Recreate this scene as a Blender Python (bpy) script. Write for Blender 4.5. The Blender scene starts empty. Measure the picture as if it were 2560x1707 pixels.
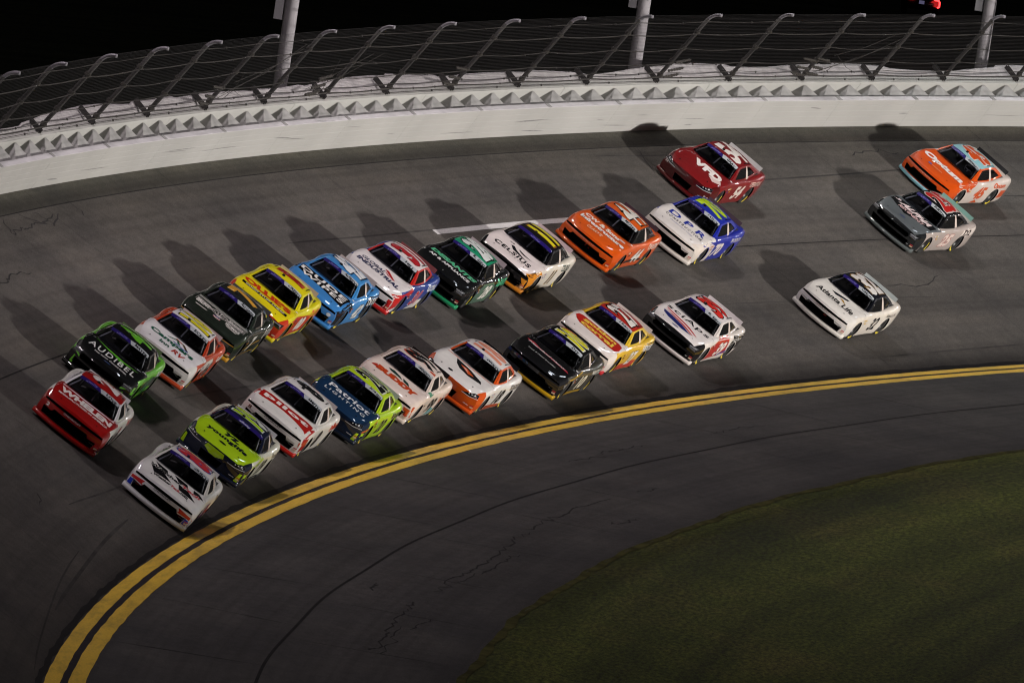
import bpy, bmesh, math, random
import numpy as np
from mathutils import Vector, Matrix, geometry
from mathutils.bvhtree import BVHTree
random.seed(7)
rng = np.random.default_rng(7)
SC = bpy.context.scene
COL = SC.collection
BENCH = bpy.data.scenes.new('bench')      # empty scene used only while lettering and cut shapes are evaluated
def bench_dg():
    with bpy.context.temp_override(scene=BENCH, view_layer=BENCH.view_layers[0]): d = bpy.context.evaluated_depsgraph_get(); d.update(); return d
R0, BANK, APR = 324.724, 0.510494, 0.024592      # radius of the inner line, banking, apron slope
WALL_D, WALL_H, GRASS_D = 11.6275, 1.05, -8.76

# ------------------------------------------------------------------ camera
cam = bpy.data.cameras.new('camera'); camo = bpy.data.objects.new('camera', cam); COL.objects.link(camo)
rt = Vector((-0.98729008, -0.06138216, 0.14659649)); up = Vector((0.15108716, -0.07634185, 0.98556816)); fw = Vector((0.04930486, -0.99519051, -0.0846456))
m = Matrix((rt, up, -fw)).transposed().to_4x4(); m.translation = Vector((299.47274, 332.84164, 35.9363)); camo.matrix_world = m
cam.sensor_width = 36; cam.lens = 507.806; cam.clip_start = 1; cam.clip_end = 6000
SC.camera = camo
# ------------------------------------------------------------------ world, faint night sky
w = bpy.data.worlds.new('World'); SC.world = w; w.use_nodes = True
nt = w.node_tree; bg = nt.nodes['Background']; sky = nt.nodes.new('ShaderNodeTexSky'); sky.sky_type = 'NISHITA'; sky.sun_disc = False
SUN_EL, SUN_AZ = math.radians(38), math.radians(215)
sky.sun_elevation = math.radians(-4); sky.sun_rotation = SUN_AZ
nt.links.new(sky.outputs[0], bg.inputs[0]); bg.inputs[1].default_value = 0.018
# one faint sun lamp: the moonlight of the night
sl = bpy.data.lights.new('moonlight', 'SUN'); sl.energy = 0.02; sl.angle = math.radians(2); sl.color = (.85, .9, 1)
so = bpy.data.objects.new('moonlight', sl); COL.objects.link(so); so.rotation_euler = (math.radians(52), 0, math.radians(-35))
SC.view_settings.view_transform = 'Standard'; SC.view_settings.look = 'None'; SC.view_settings.exposure = 0; SC.view_settings.gamma = 1
SC.cycles.max_bounces = 5; SC.cycles.transparent_max_bounces = 10; SC.cycles.caustics_reflective = False; SC.cycles.caustics_refractive = False
SC.cycles.sample_clamp_indirect = 4; SC.cycles.pixel_filter_type = 'BLACKMAN_HARRIS'; SC.cycles.filter_width = 1.15

# ------------------------------------------------------------------ track coordinates
def P(s, d, h=0.0):
    """s metres along the inner line (travel direction +), d metres up the slope from it, h metres off the surface"""
    th = s / R0; b = BANK if d >= 0 else APR
    r = R0 + d * math.cos(b) - h * math.sin(b); z = d * math.sin(b) + h * math.cos(b)
    return Vector((r * math.cos(th), r * math.sin(th), z))
def polar(s, r, z):
    th = s / R0; return Vector((r * math.cos(th), r * math.sin(th), z))
def flood(name, loc, target, power, color, cone, radius, blend=.6, spec=1.0):
    l = bpy.data.lights.new(name, 'SPOT'); l.energy = power; l.color = color; l.spot_size = cone; l.spot_blend = blend; l.shadow_soft_size = radius; l.specular_factor = spec
    o = bpy.data.objects.new(name, l); COL.objects.link(o); o.location = loc
    o.rotation_euler = (Vector(target) - Vector(loc)).to_track_quat('-Z', 'Y').to_euler(); return o
# the infield mirror floodlights that light the banking from low down
flood('infield_floodlight', (160, -52, -8.5), P(-96, 5), 1.55e6, (1, .95, .90), math.radians(68), 3.4, 1.0, 3.0)
POLES = [-45.5, -75.1, -105.4, -132.2, -161, -190]
PINK = [(1, .88, .92), (1, .90, .92), (1, .95, .93), (.96, .98, .97), (.95, 1, .97), (1, .96, .92)]
POLE_H = 21.0
for s, cc, pw in list(zip(POLES, PINK, [6e3, 6.6e3, 7e3, 7e3, 7e3, 7e3])) + [(-16, PINK[0], 5.2e3), (13, PINK[0], 3.4e3)]:
    for k in (-1.4, 1.4):      # two lamp clusters on each pole's crossarm
        flood('pole_floodlight', P(s + k, 13.0) + Vector((0, 0, POLE_H)), P(s - 6 + k, 4.0), pw, cc, math.radians(140), .6, 1.0, 16.0)
for q in range(9):             # the row of poles goes on round the turn
    flood('pole_floodlight', P(-219 - 29 * q, 13.0) + Vector((0, 0, POLE_H)), P(-200 - 29 * q, 4.0), 1.1e4, PINK[q % 6], math.radians(170), .9, .4, 10.0)
for q in range(7):             # further units of the infield row
    th = math.radians(-34 + 9 * q); flood('infield_floodlight', (R0 * .52 * math.cos(th), R0 * .52 * math.sin(th), -8.5), P(-70, 5), 1.4e4, (1, .96, .92), math.radians(60), .9, .6, 40.0)

# ------------------------------------------------------------------ helpers
def lin(c): return tuple((x / 12.92 if x <= .04045 else ((x + .055) / 1.055) ** 2.4) for x in c)
def hexc(h): h = h.lstrip('#'); return lin([int(h[i:i + 2], 16) / 255 for i in (0, 2, 4)])
_M = {}
def mat(name, color, rough=.5, metal=0, coat=0, noise=0, nscale=8, bump=0, emit=None, estr=0, spec=.5):
    if name in _M: return _M[name]
    m = bpy.data.materials.new(name); m.use_nodes = True; t = m.node_tree; b = t.nodes['Principled BSDF']
    b.inputs['Base Color'].default_value = (*color, 1); b.inputs['Roughness'].default_value = rough; b.inputs['Metallic'].default_value = metal
    b.inputs['Coat Weight'].default_value = coat; b.inputs['Coat Roughness'].default_value = .04; b.inputs['Coat IOR'].default_value = 1.8; b.inputs['Specular IOR Level'].default_value = spec
    if emit: b.inputs['Emission Color'].default_value = (*emit, 1); b.inputs['Emission Strength'].default_value = estr
    if noise or bump:
        tc = t.nodes.new('ShaderNodeTexCoord'); n = t.nodes.new('ShaderNodeTexNoise'); n.inputs['Scale'].default_value = nscale; n.inputs['Detail'].default_value = 6
        t.links.new(tc.outputs['Object'], n.inputs['Vector'])
        if noise:
            r = t.nodes.new('ShaderNodeMapRange'); r.inputs[1].default_value = .3; r.inputs[2].default_value = .7; r.inputs[3].default_value = 1 - noise; r.inputs[4].default_value = 1 + noise * .6
            x = t.nodes.new('ShaderNodeMix'); x.data_type = 'RGBA'; x.blend_type = 'MULTIPLY'; x.inputs[0].default_value = 1; x.inputs[6].default_value = (*color, 1)
            t.links.new(n.outputs['Fac'], r.inputs[0]); t.links.new(r.outputs[0], x.inputs[7]); t.links.new(x.outputs[2], b.inputs['Base Color'])
        if bump:
            bp = t.nodes.new('ShaderNodeBump'); bp.inputs['Strength'].default_value = bump; t.links.new(n.outputs['Fac'], bp.inputs['Height']); t.links.new(bp.outputs[0], b.inputs['Normal'])
    _M[name] = m; return m
def paint(hx):
    """car paint / vinyl wrap of one colour, slightly dusty"""
    return mat('paint_' + hx.lstrip('#'), hexc(hx), .42, 0, .8, noise=.07, nscale=5, spec=.1)
def mesh_of(name, verts, faces, smooth=False):
    me = bpy.data.meshes.new(name); me.from_pydata([tuple(v) for v in verts], [], [tuple(f) for f in faces]); me.update()
    if smooth: me.shade_smooth()
    return me
def bm_mesh(name, bm, smooth=False):
    me = bpy.data.meshes.new(name); bm.to_mesh(me); bm.free()
    if smooth: me.shade_smooth()
    return me
def obj(name, me, mt=None, parent=None, label=None, cat=None, group=None, kind=None, omat=False):
    o = bpy.data.objects.new(name, me); COL.objects.link(o)
    if mt is not None:
        if omat:
            if not me.materials: me.materials.append(None)
            o.material_slots[0].link = 'OBJECT'; o.material_slots[0].material = mt
        else:
            me.materials.clear(); me.materials.append(mt)
    if parent: o.parent = parent
    tag(o, label, cat, group, kind); return o
def tag(o, label=None, cat=None, group=None, kind=None):
    for k, v in (('label', label), ('category', cat), ('group', group), ('kind', kind)):
        if v: o[k] = v
def empty(name, mw, **k):
    o = bpy.data.objects.new(name, None); COL.objects.link(o); o.matrix_world = mw; o.empty_display_size = .2; tag(o, **k); return o
def tube(bm, pts, r, n=8, cap=True):
    """round tube along points; r number or list"""
    pts = [Vector(p) for p in pts]; rings = []
    for i, p in enumerate(pts):
        t = (pts[min(i + 1, len(pts) - 1)] - pts[max(i - 1, 0)]).normalized()
        a = t.orthogonal() if i == 0 else (rings[-1][1] - t * rings[-1][1].dot(t)); a.normalize(); b = t.cross(a)
        rr = r[i] if isinstance(r, (list, tuple)) else r
        rings.append(([bm.verts.new(p + (a * math.cos(2 * math.pi * k / n) + b * math.sin(2 * math.pi * k / n)) * rr) for k in range(n)], a))
    for (x, _), (y, _) in zip(rings, rings[1:]):
        for k in range(n): bm.faces.new((x[k], x[(k + 1) % n], y[(k + 1) % n], y[k]))
    if cap: bm.faces.new(rings[0][0][::-1]); bm.faces.new(rings[-1][0])
def hexa(bm, c8):
    v = [bm.verts.new(c) for c in c8]
    for f in ((0, 3, 2, 1), (4, 5, 6, 7), (0, 1, 5, 4), (1, 2, 6, 5), (2, 3, 7, 6), (3, 0, 4, 7)): bm.faces.new([v[i] for i in f])
def box(bm, x0, x1, y0, y1, z0, z1): hexa(bm, [(x0, y0, z0), (x1, y0, z0), (x1, y1, z0), (x0, y1, z0), (x0, y0, z1), (x1, y0, z1), (x1, y1, z1), (x0, y1, z1)])
def strip(name, svals, prof, mt, uvscale=True, smooth=True, **k):
    """sheet swept along s; prof(s) -> list of (point, v)"""
    vs, fs, uv = [], [], []
    n = None
    for s in svals:
        pr = prof(s); n = len(pr)
        for p, v in pr: vs.append(p); uv.append((s, v))
    for i in range(len(svals) - 1):
        for j in range(n - 1):
            a = i * n + j; fs.append((a, a + 1, a + n + 1, a + n))
    me = mesh_of(name, vs, fs, smooth); ul = me.uv_layers.new(name='UVMap')
    for l in me.loops: ul.data[l.index].uv = uv[l.vertex_index]
    return obj(name, me, mt, **k)

# ------------------------------------------------------------------ surface materials in track coordinates (u = metres along, v = metres across)
def node(t, kind, **kw):
    n = t.nodes.new(kind)
    for k, v in kw.items(): setattr(n, k, v)
    return n
def uvnoise(t, uv, sx, sy, scale, detail=5, rough=.6, seed=0):
    mp = node(t, 'ShaderNodeMapping'); mp.inputs['Scale'].default_value = (sx, sy, 1); mp.inputs['Location'].default_value = (seed, seed * .7, seed)
    t.links.new(uv, mp.inputs[0]); n = node(t, 'ShaderNodeTexNoise'); n.inputs['Scale'].default_value = scale; n.inputs['Detail'].default_value = detail; n.inputs['Roughness'].default_value = rough
    t.links.new(mp.outputs[0], n.inputs['Vector']); return n.outputs['Fac']
def ramp(t, fac, stops):
    r = node(t, 'ShaderNodeValToRGB'); e = r.color_ramp.elements
    while len(e) < len(stops): e.new(.5)
    for q, (p, c) in zip(e, stops): q.position = p; q.color = (*c, 1) if len(c) == 3 else c
    t.links.new(fac, r.inputs[0]); return r.outputs[0]
def mul(t, a, b, fac=1, mode='MULTIPLY'):
    x = node(t, 'ShaderNodeMix', data_type='RGBA', blend_type=mode); x.inputs[0].default_value = fac
    t.links.new(a, x.inputs[6]); t.links.new(b, x.inputs[7]); return x.outputs[2]
def asphalt(name, base, warm, lanes):
    m = bpy.data.materials.new(name); m.use_nodes = True; t = m.node_tree; b = t.nodes['Principled BSDF']
    uv = node(t, 'ShaderNodeTexCoord').outputs['UV']
    g1 = uvnoise(t, uv, .05, .75, 1.0, 6, .65, 3)        # long streaks along the driving line
    g2 = uvnoise(t, uv, .16, .3, 1.0, 4, .55, 11)         # broad patches
    g3 = uvnoise(t, uv, 1, 1, 22, 4, .7, 5)               # aggregate
    g4 = uvnoise(t, uv, .012, 4.5, 1.0, 3, .5, 21)        # fine rubber streaks
    c = ramp(t, g1, [(.28, tuple(x * .76 for x in base)), (.5, base), (.72, tuple(x * y * 1.2 for x, y in zip(base, warm)))])
    c = mul(t, c, ramp(t, g2, [(.3, (.72, .72, .74)), (.7, (1.18, 1.15, 1.1))]))
    c = mul(t, c, ramp(t, g3, [(.3, (.62, .62, .62)), (.7, (1.38, 1.38, 1.38))]))
    g5 = uvnoise(t, uv, 1, 1.6, 2.2, 5, .7, 31)
    c = mul(t, c, ramp(t, g5, [(.3, G(.82)), (.7, G(1.18))]))
    c = mul(t, c, ramp(t, g4, [(.34, (.88, .87, .87)), (.52, (1, 1, 1)), (.7, (1.04, 1.04, 1.04))]))
    sx = node(t, 'ShaderNodeSeparateXYZ'); t.links.new(uv, sx.inputs[0])
    mr = node(t, 'ShaderNodeMapRange'); mr.inputs[1].default_value = lanes[0]; mr.inputs[2].default_value = lanes[1]; t.links.new(sx.outputs[1], mr.inputs[0])
    c = mul(t, c, ramp(t, mr.outputs[0], lanes[2]))
    t.links.new(c, b.inputs['Base Color']); b.inputs['Roughness'].default_value = .85; b.inputs['Specular IOR Level'].default_value = .12
    bp = node(t, 'ShaderNodeBump'); bp.inputs['Strength'].default_value = .35; bp.inputs['Distance'].default_value = .01; t.links.new(g3, bp.inputs['Height']); t.links.new(bp.outputs[0], b.inputs['Normal'])
    return m
G = lambda v: (v, v, v)
M_TRACK = asphalt('track_asphalt', (.074, .0685, .064), (1.0, .97, .93), (0, 11.7, [(0, G(.74)), (.14, G(.92)), (.3, G(.84)), (.46, G(1.05)), (.52, G(.95)), (.7, G(1.12)), (.82, G(1.05)), (.90, (.80, .80, .77)), (.955, (.80, .81, .77)), (.975, (1.1, 1.15, 1.05)), (1, (1.3, 1.36, 1.22))]))
M_APRON = asphalt('apron_asphalt', (.064, .062, .061), (1, 1, 1), (-8.8, 0, [(0, G(.8)), (.1, G(.92)), (.48, G(1.02)), (.5, G(.96)), (.95, G(1.0)), (1, G(.9))]))
def line_paint(name, col, dirt):
    m = bpy.data.materials.new(name); m.use_nodes = True; t = m.node_tree; b = t.nodes['Principled BSDF']
    uv = node(t, 'ShaderNodeTexCoord').outputs['UV']
    a = uvnoise(t, uv, .28, 1.4, 1, 6, .75, 2); c = uvnoise(t, uv, 3, 3, 6, 4, .7, 9)
    x = ramp(t, a, [(.32, tuple(q * dirt for q in col)), (.52, col), (.75, tuple(min(1, q * 1.12) for q in col))])
    x = mul(t, x, ramp(t, c, [(.3, G(.78)), (.6, G(1.08))])); t.links.new(x, b.inputs['Base Color']); b.inputs['Roughness'].default_value = .6; return m
M_YEL = line_paint('yellow_line_paint', (.78, .50, .026), .55)
M_WHT = line_paint('white_line_paint', (.55, .53, .53), .8)
M_SEAL = mat('black_sealant', (.010, .009, .010), .8, spec=.1, noise=.3, nscale=3)
M_GAP = mat('sealed_gap', (.024, .020, .024), .8, spec=.1, noise=.3, nscale=3)
def grass_mat(name, c1, c2, c3, stripes):
    m = bpy.data.materials.new(name); m.use_nodes = True; t = m.node_tree; b = t.nodes['Principled BSDF']
    uv = node(t, 'ShaderNodeTexCoord').outputs['UV']
    a = uvnoise(t, uv, .12, .35, 1, 6, .65, 1); f = uvnoise(t, uv, .45, 1.6, 5, 6, .8, 4); s = uvnoise(t, uv, .015, .5, 1, 3, .5, 8)
    x = ramp(t, a, [(.3, c1), (.5, c2), (.72, c3)]); x = mul(t, x, ramp(t, f, [(.38, G(.3)), (.5, G(.95)), (.62, G(1.8))])); x = mul(t, x, ramp(t, s, [(.35, G(1 - stripes)), (.65, G(1 + stripes))]))
    t.links.new(x, b.inputs['Base Color']); b.inputs['Roughness'].default_value = .9; b.inputs['Specular IOR Level'].default_value = .15
    bp = node(t, 'ShaderNodeBump'); bp.inputs['Strength'].default_value = .8; bp.inputs['Distance'].default_value = .05; t.links.new(f, bp.inputs['Height']); t.links.new(bp.outputs[0], b.inputs['Normal']); return m
M_GRASS = grass_mat('turf', (.030, .040, .005), (.048, .058, .008), (.074, .070, .015), .45)
M_FIELD = grass_mat('dark_field', (.05, .06, .035), (.075, .08, .045), (.10, .095, .06), .3)

# ------------------------------------------------------------------ ground: infield, outfield in one sheet round the track
SV = [x for x in np.arange(-420, 141, 2.0)]
def grass_edge(s): return .09 * math.sin(s * .31) + .05 * math.sin(s * .83 + 1) + .025 * math.sin(s * 2.1)
def ground_in(s):
    out = []; re = R0 + GRASS_D * math.cos(APR); ze = GRASS_D * math.sin(APR)
    for q in (0, 1.5, 3, 5, 8, 12, 18, 26, 36, 48, 64, 84, 104, 120, 180, 260): 
        r = re + .6 - q; z = ze - .003 - .012 * q - (.085 * max(0, q - 1.5) if q < 110 else .085 * 108.5) ; out.append((polar(s, r, max(z, -11.5)), -q))
    return out
strip('ground', SV, ground_in, M_GRASS, kind='structure')
def ground_out(s):
    out = []
    for r, z in ((12.6, 5.0), (14.5, 4.6), (20, 1.5), (30, -4), (45, -8), (70, -10), (120, -10.5), (250, -11), (600, -11.5), (1500, -12), (4200, -14)): out.append((polar(s, R0 + r, z), r))
    return out
strip('outfield_terrain', [x for x in np.arange(-520, 141, 6.0)], ground_out, M_FIELD, kind='structure')
# turf blades along the grass edge and over the near slope
bm = bmesh.new(); re_ = R0 + GRASS_D * math.cos(APR); ze_ = GRASS_D * math.sin(APR)
for _ in range(16000):
    s = random.uniform(-75, 9); q = abs(random.gauss(0, 1)) * 7 if random.random() < .75 else random.uniform(0, 26)
    e = grass_edge(s); r = re_ - .5 + e * .6 - q; qq = re_ + .6 - r
    z = ze_ - .003 - .012 * qq - .085 * max(0, qq - 1.5) - .002
    p = polar(s, r, z); h = random.uniform(.012, .03); a = random.random() * 6.28; ww = random.uniform(.012, .03)
    dx = Vector((math.cos(a), math.sin(a), 0)) * ww; tip = p + Vector((random.gauss(0, .06), random.gauss(0, .06), h * .5))
    bm.faces.new([bm.verts.new(p - dx), bm.verts.new(p + dx), bm.verts.new(tip)])
M_BLADE = mat('grass_blade', (.060, .064, .012), .9, noise=.25, spec=.05, nscale=.6)
obj('grass', bm_mesh('grass', bm), M_BLADE, label='short dark green turf of the infield slope', cat='grass', kind='stuff')

# ------------------------------------------------------------------ banked track, apron, lines
DB = [0, .5, 1, 2, 3, 4, 5, 6, 7, 8, 9, 10, 11, 11.4, 11.62, 12.4]
track = strip('banked_track', SV, lambda s: [(P(s, d), d) for d in DB], M_TRACK, kind='structure')
apron = strip('apron', SV, lambda s: [(P(s, d, 0.0 if d < -8 else 0), d) for d in (-8.7, -8.5, -7, -5.5, -4.4, -3, -1.5, -.7, 0)], M_APRON, kind='structure')
# ragged inner edge of the apron
strip('apron_edge', [x for x in np.arange(-120, 40, .5)], lambda s: [(P(s, -8.85 + grass_edge(s) * .5, .003), -8.9), (P(s, -8.6, .004), -8.6)], M_APRON, parent=apron)
strip('dry_verge', [x for x in np.arange(-120, 40, .3)], lambda s: [(P(s, -8.76 + grass_edge(s) * .5 + .02 * math.sin(s * 1.7), .004), 0), (P(s, -8.93 + grass_edge(s) * .5 - .10 * abs(math.sin(s * .37) * math.sin(s * .9 + 1)), .002), 1)], mat('dry_grass', (.058, .056, .016), .95, noise=.5, nscale=1.4, spec=.05), parent=apron)
def wob(s, k): return .5 * (.012 * math.sin(s * 1.3 + k) + .009 * math.sin(s * 3.1 + 2 * k) + .006 * math.sin(s * 7.7 + 3 * k))
SL = [x for x in np.arange(-180, 60, .6)]
def flat_line(name, d0, d1, h, mt, par, k0=1, k1=2, amp=1, sv=SL):
    return strip(name, sv, lambda s: [(P(s, d0 + amp * wob(s, k0), h), d0), (P(s, d1 + amp * wob(s, k1), h), d1)], mt, parent=par)
flat_line('line_border', .02, .17, .004, M_SEAL, track, 5, 6, 3)
flat_line('line_gap', -.86, -.03, .004, M_GAP, apron, 3, 4, .6)
flat_line('yellow_line', -.37, -.015, .008, M_YEL, apron, 1, 2)
flat_line('yellow_line', -.90, -.535, .008, M_YEL, apron, 3, 8, 1.3)
flat_line('white_dash', 7.70, 7.905, .008, M_WHT, track, 1, 2, .3, [x for x in np.arange(-89.5, -75.9, .4)])
# paving joints
M_JOINT = mat('paving_joint', (.022, .021, .021), .9, spec=.05, noise=.3, nscale=2)
def poly_strip(name, pts, wd, mt, par, h=.005, jit=0.0, sub=1):
    """flat ribbon through (s,d) points"""
    q = []
    for (a, b), (c, d) in zip(pts, pts[1:]):
        for i in range(sub): t = i / sub; q.append((a + (c - a) * t + random.gauss(0, jit) * 2.0, b + (d - b) * t + random.gauss(0, jit)))
    q.append(pts[-1]); vs, fs = [], []
    for i, (s, d) in enumerate(q):
        a, c = q[max(i - 1, 0)], q[min(i + 1, len(q) - 1)]; ts, td = c[0] - a[0], c[1] - a[1]; L = math.hypot(ts, td) or 1
        wq = wd * (random.uniform(.5, 1.3) if jit else 1) * (.35 if i in (0, len(q) - 1) else 1)
        for k in (-.5, .5): vs.append(P(s - td / L * wq * k, d + ts / L * wq * k, h))
        if i: fs.append((2 * i - 2, 2 * i - 1, 2 * i + 1, 2 * i))
    return obj(name, mesh_of(name, vs, fs), mt, par)
poly_strip('paving_joint', [(s, 6.12) for s in np.arange(-180, 40, 3.0)], .035, M_JOINT, track)
poly_strip('paving_joint', [(s, 10.9) for s in np.arange(-180, 40, 3.0)], .03, M_JOINT, track)
poly_strip('paving_joint', [(s, -4.47 + .03 * math.sin(s * .4)) for s in np.arange(-180, 40, 1.0)], .075, M_JOINT, apron)
for s in np.arange(-156.3, 20, 13.9): poly_strip('paving_joint', [(s, .3), (s, 11.6)], .05, M_JOINT, track)
for s in np.arange(-140, 10, 9.7): poly_strip('paving_joint', [(s + random.uniform(-1, 1), -1.0), (s, -4.4)], .05, M_JOINT, apron, jit=.004, sub=4)
for s in np.arange(-137, 10, 9.7):
    if random.random() < .75: poly_strip('paving_joint', [(s, -4.6), (s + random.uniform(-.6, .6), -8.3)], .04, M_JOINT, apron, jit=.004, sub=4)
M_CRACK = mat('crack_filler', (.030, .029, .029), .9, spec=.05)
cracksA = [[(-1.67, -6.36), (-2.41, -6.57), (-5.88, -6.52), (-9.4, -6.43), (-12.41, -6.4), (-13.98, -6.4)], [(-17.48, -6.52), (-21.5, -6.44), (-23.9, -6.55), (-25.9, -6.63), (-28.95, -6.55), (-32.7, -6.32), (-35.98, -6.23)],
           [(-36.5, -6.1), (-40.64, -6.0), (-44.29, -5.92), (-48.72, -6.04)], [(-56.27, -3.2), (-57.63, -3.2), (-59.45, -3.33), (-60.9, -3.13), (-62.35, -3.25), (-64.67, -3.24)],
           [(-42.1, -7.32), (-42.8, -7.57), (-44.6, -7.5)], [(-52, -6.12), (-53.9, -6.31)], [(-24, -6.9), (-27, -6.85), (-30, -6.95)], [(-8, -6.9), (-11, -7.1)], [(-15, -5.2), (-17, -5.1)], [(-72, -3.4), (-75, -3.3), (-77, -3.5)]]
for cr in cracksA: poly_strip('crack', cr, .045, M_CRACK, apron, jit=.06, sub=7)
for cr in cracksA[:2]: poly_strip('crack', [(a + 1.2, b - .22) for a, b in cr[1:4]], .03, M_CRACK, apron, jit=.07, sub=6)
cracksT = [[(-39.9, 10.8), (-39.25, 10.15), (-40.6, 10.4), (-41.2, 10.26), (-42.5, 10.43), (-43.6, 10.35), (-45.1, 10.6)], [(-42, 10.8), (-43.6, 10.3)], [(-43.7, 10.85), (-44.1, 10.2), (-45.7, 10.6)], [(-48, 11.0), (-47.9, 10.2)],
           [(-31, 8.9), (-33, 8.7), (-34, 9.0), (-36.5, 8.85)], [(-108, 4.0), (-111, 3.9), (-113, 4.3)], [(-104.5, 3.2), (-107, 3.4)], [(-117, 10.2), (-119, 10.4), (-121, 10.3)], [(-100, 9.6), (-101, 10.9)], [(-22, .9), (-19.5, 1.7)], [(-10, 3.0), (-8.6, 2.7)], [(-5, 4.6), (-3.5, 4.5)]]
for cr in cracksT: poly_strip('crack', cr, .045, M_CRACK, track, jit=.05, sub=5)
# tyre marks: long faint dark ribbons
M_SKID = mat('tyre_mark', (.050, .047, .045), .9, spec=.05, noise=.35, nscale=.8)
for i in range(16):
    s = random.uniform(-150, 20); d = random.uniform(.8, 10.8); L = random.uniform(6, 26); k = random.uniform(-.05, .05)
    poly_strip('tyre_mark', [(s + L * j / 8, d + k * L * j / 8 + .02 * math.sin(j)) for j in range(9)], random.uniform(.03, .09), M_SKID, track, .003)

# ------------------------------------------------------------------ outer barrier
def wall_paint(name, col, sc):
    m = mat(name, col, .55, noise=.10, nscale=sc); return m
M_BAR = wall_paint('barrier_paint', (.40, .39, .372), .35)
M_TOP = mat('barrier_cap_paint', (.56, .54, .56), .45, noise=.14, nscale=.8)  # paler and pinkish: lamp light on the barrier top painted in
M_CONC = mat('wall_concrete_paint', (.38, .375, .355), .7, noise=.10, nscale=.5, bump=.15)
M_FOAM = mat('foam_block_wrap', (.27, .265, .26), .8, noise=.25, nscale=1.6, bump=.3)
root = empty('safety_barrier', Matrix.Translation(P(-80, WALL_D)), label='white steel tube crash barrier along the outside of the banked turn', cat='barrier')
def wchild(name, me, mt, par): 
    o = obj(name, me, mt); o.parent = par; o.matrix_parent_inverse = par.matrix_world.inverted(); return o
SEG = 5.95
segs = np.arange(-165, 0, SEG)
TH = WALL_H / 5
for s0 in segs:
    for k in range(5):
        bm = bmesh.new(); n = 4; rings = []
        for j in range(n + 1):
            s = s0 + .004 + (SEG - .008) * j / n; h0, h1 = k * TH + .001, (k + 1) * TH - .001; e = .007; D0 = WALL_D + .0012 * ((k * 7 + int(s0)) % 3)
            pr = [(D0 + e, h0), (D0, h0 + e), (D0, h1 - e), (D0 + e, h1), (D0 + .19, h1), (D0 + .19, h0)]
            rings.append([bm.verts.new(P(s, d, h)) for d, h in pr])
        for a, b in zip(rings, rings[1:]):
            for q in range(6): bm.faces.new((a[q], b[q], b[(q + 1) % 6], a[(q + 1) % 6]))
        bm.faces.new(rings[0]); bm.faces.new(rings[-1][::-1])
        wchild('steel_tube', bm_mesh('steel_tube', bm), M_BAR, root)
    # cap plate, its lit look put into the colour
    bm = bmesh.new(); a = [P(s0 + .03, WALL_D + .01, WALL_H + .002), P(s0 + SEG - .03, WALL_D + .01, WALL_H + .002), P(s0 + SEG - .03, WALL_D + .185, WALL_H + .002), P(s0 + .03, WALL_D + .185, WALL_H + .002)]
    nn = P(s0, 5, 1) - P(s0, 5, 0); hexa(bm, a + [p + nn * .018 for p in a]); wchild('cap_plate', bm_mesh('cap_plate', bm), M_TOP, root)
    bm = bmesh.new(); a = [P(s0 - .14, WALL_D + .008, WALL_H + .021), P(s0 + .14, WALL_D + .008, WALL_H + .021), P(s0 + .14, WALL_D + .188, WALL_H + .021), P(s0 - .14, WALL_D + .188, WALL_H + .021)]
    hexa(bm, a + [p + nn * .008 for p in a]); wchild('splice_plate', bm_mesh('splice_plate', bm), M_FOAM, root)
for s in np.arange(-150, -14, 1.72):     # foam energy blocks behind the steel
    bm = bmesh.new(); j = lambda q: random.uniform(-q, q)
    w0, w1 = .80 + j(.03), .08 + j(.02); t0, t1 = .95 + j(.015), 1.15 + j(.02); d0, d1 = WALL_D + .2, 12.30; sk = -.12 + j(.06)
    lo = [P(s - w0, d0, .1), P(s + w0, d0, .1), P(s + w0 * .95, d1, .1), P(s - w0 * .95, d1, .1)]
    hi = [P(s - w0, d0, t0), P(s + w0, d0, t0), P(s + w0 * .95, d1, .80), P(s - w0 * .95, d1, .80), P(s + sk + w1, d1, t1), P(s + sk - w1, d1, t1)]
    v = [bm.verts.new(p) for p in lo + hi]      # wedge that rises to a narrow crest at the wall
    for f in ((0, 3, 2, 1), (0, 1, 5, 4), (1, 2, 6, 5), (3, 0, 4, 7), (4, 5, 8, 9), (5, 6, 8), (7, 4, 9), (2, 3, 7, 9, 8, 6)): bm.faces.new([v[k] for k in f])
    bmesh.ops.recalc_face_normals(bm, faces=bm.faces[:]); bmesh.ops.bevel(bm, geom=bm.edges[:], offset=.012, segments=1, affect='EDGES', profile=.5)
    wchild('foam_block', bm_mesh('foam_block', bm), M_FOAM, root)
M_SCUFF = mat('rubber_scuff', (.20, .195, .19), .8, noise=.3, nscale=4)
for _ in range(26):
    s = random.uniform(-145, -35); h = random.uniform(.1, .85); L = random.uniform(.5, 3.5); dh = random.uniform(-.05, .05); ww = random.uniform(.006, .02); vs = []
    for k in range(7): q = s + L * k / 6; hh = h + dh * k / 6; e = ww * math.sin(math.pi * (k + .3) / 6.6); vs += [P(q, WALL_D - .004, hh - e), P(q, WALL_D - .004, hh + e)]
    wchild('scuff_stain', mesh_of('scuff_stain', vs, [(2 * k, 2 * k + 1, 2 * k + 3, 2 * k + 2) for k in range(6)]), M_SCUFF, root)
cw = empty('concrete_wall', Matrix.Translation(P(-80, 12.3)), label='thick white painted concrete wall standing behind the steel barrier', cat='wall')
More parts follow.
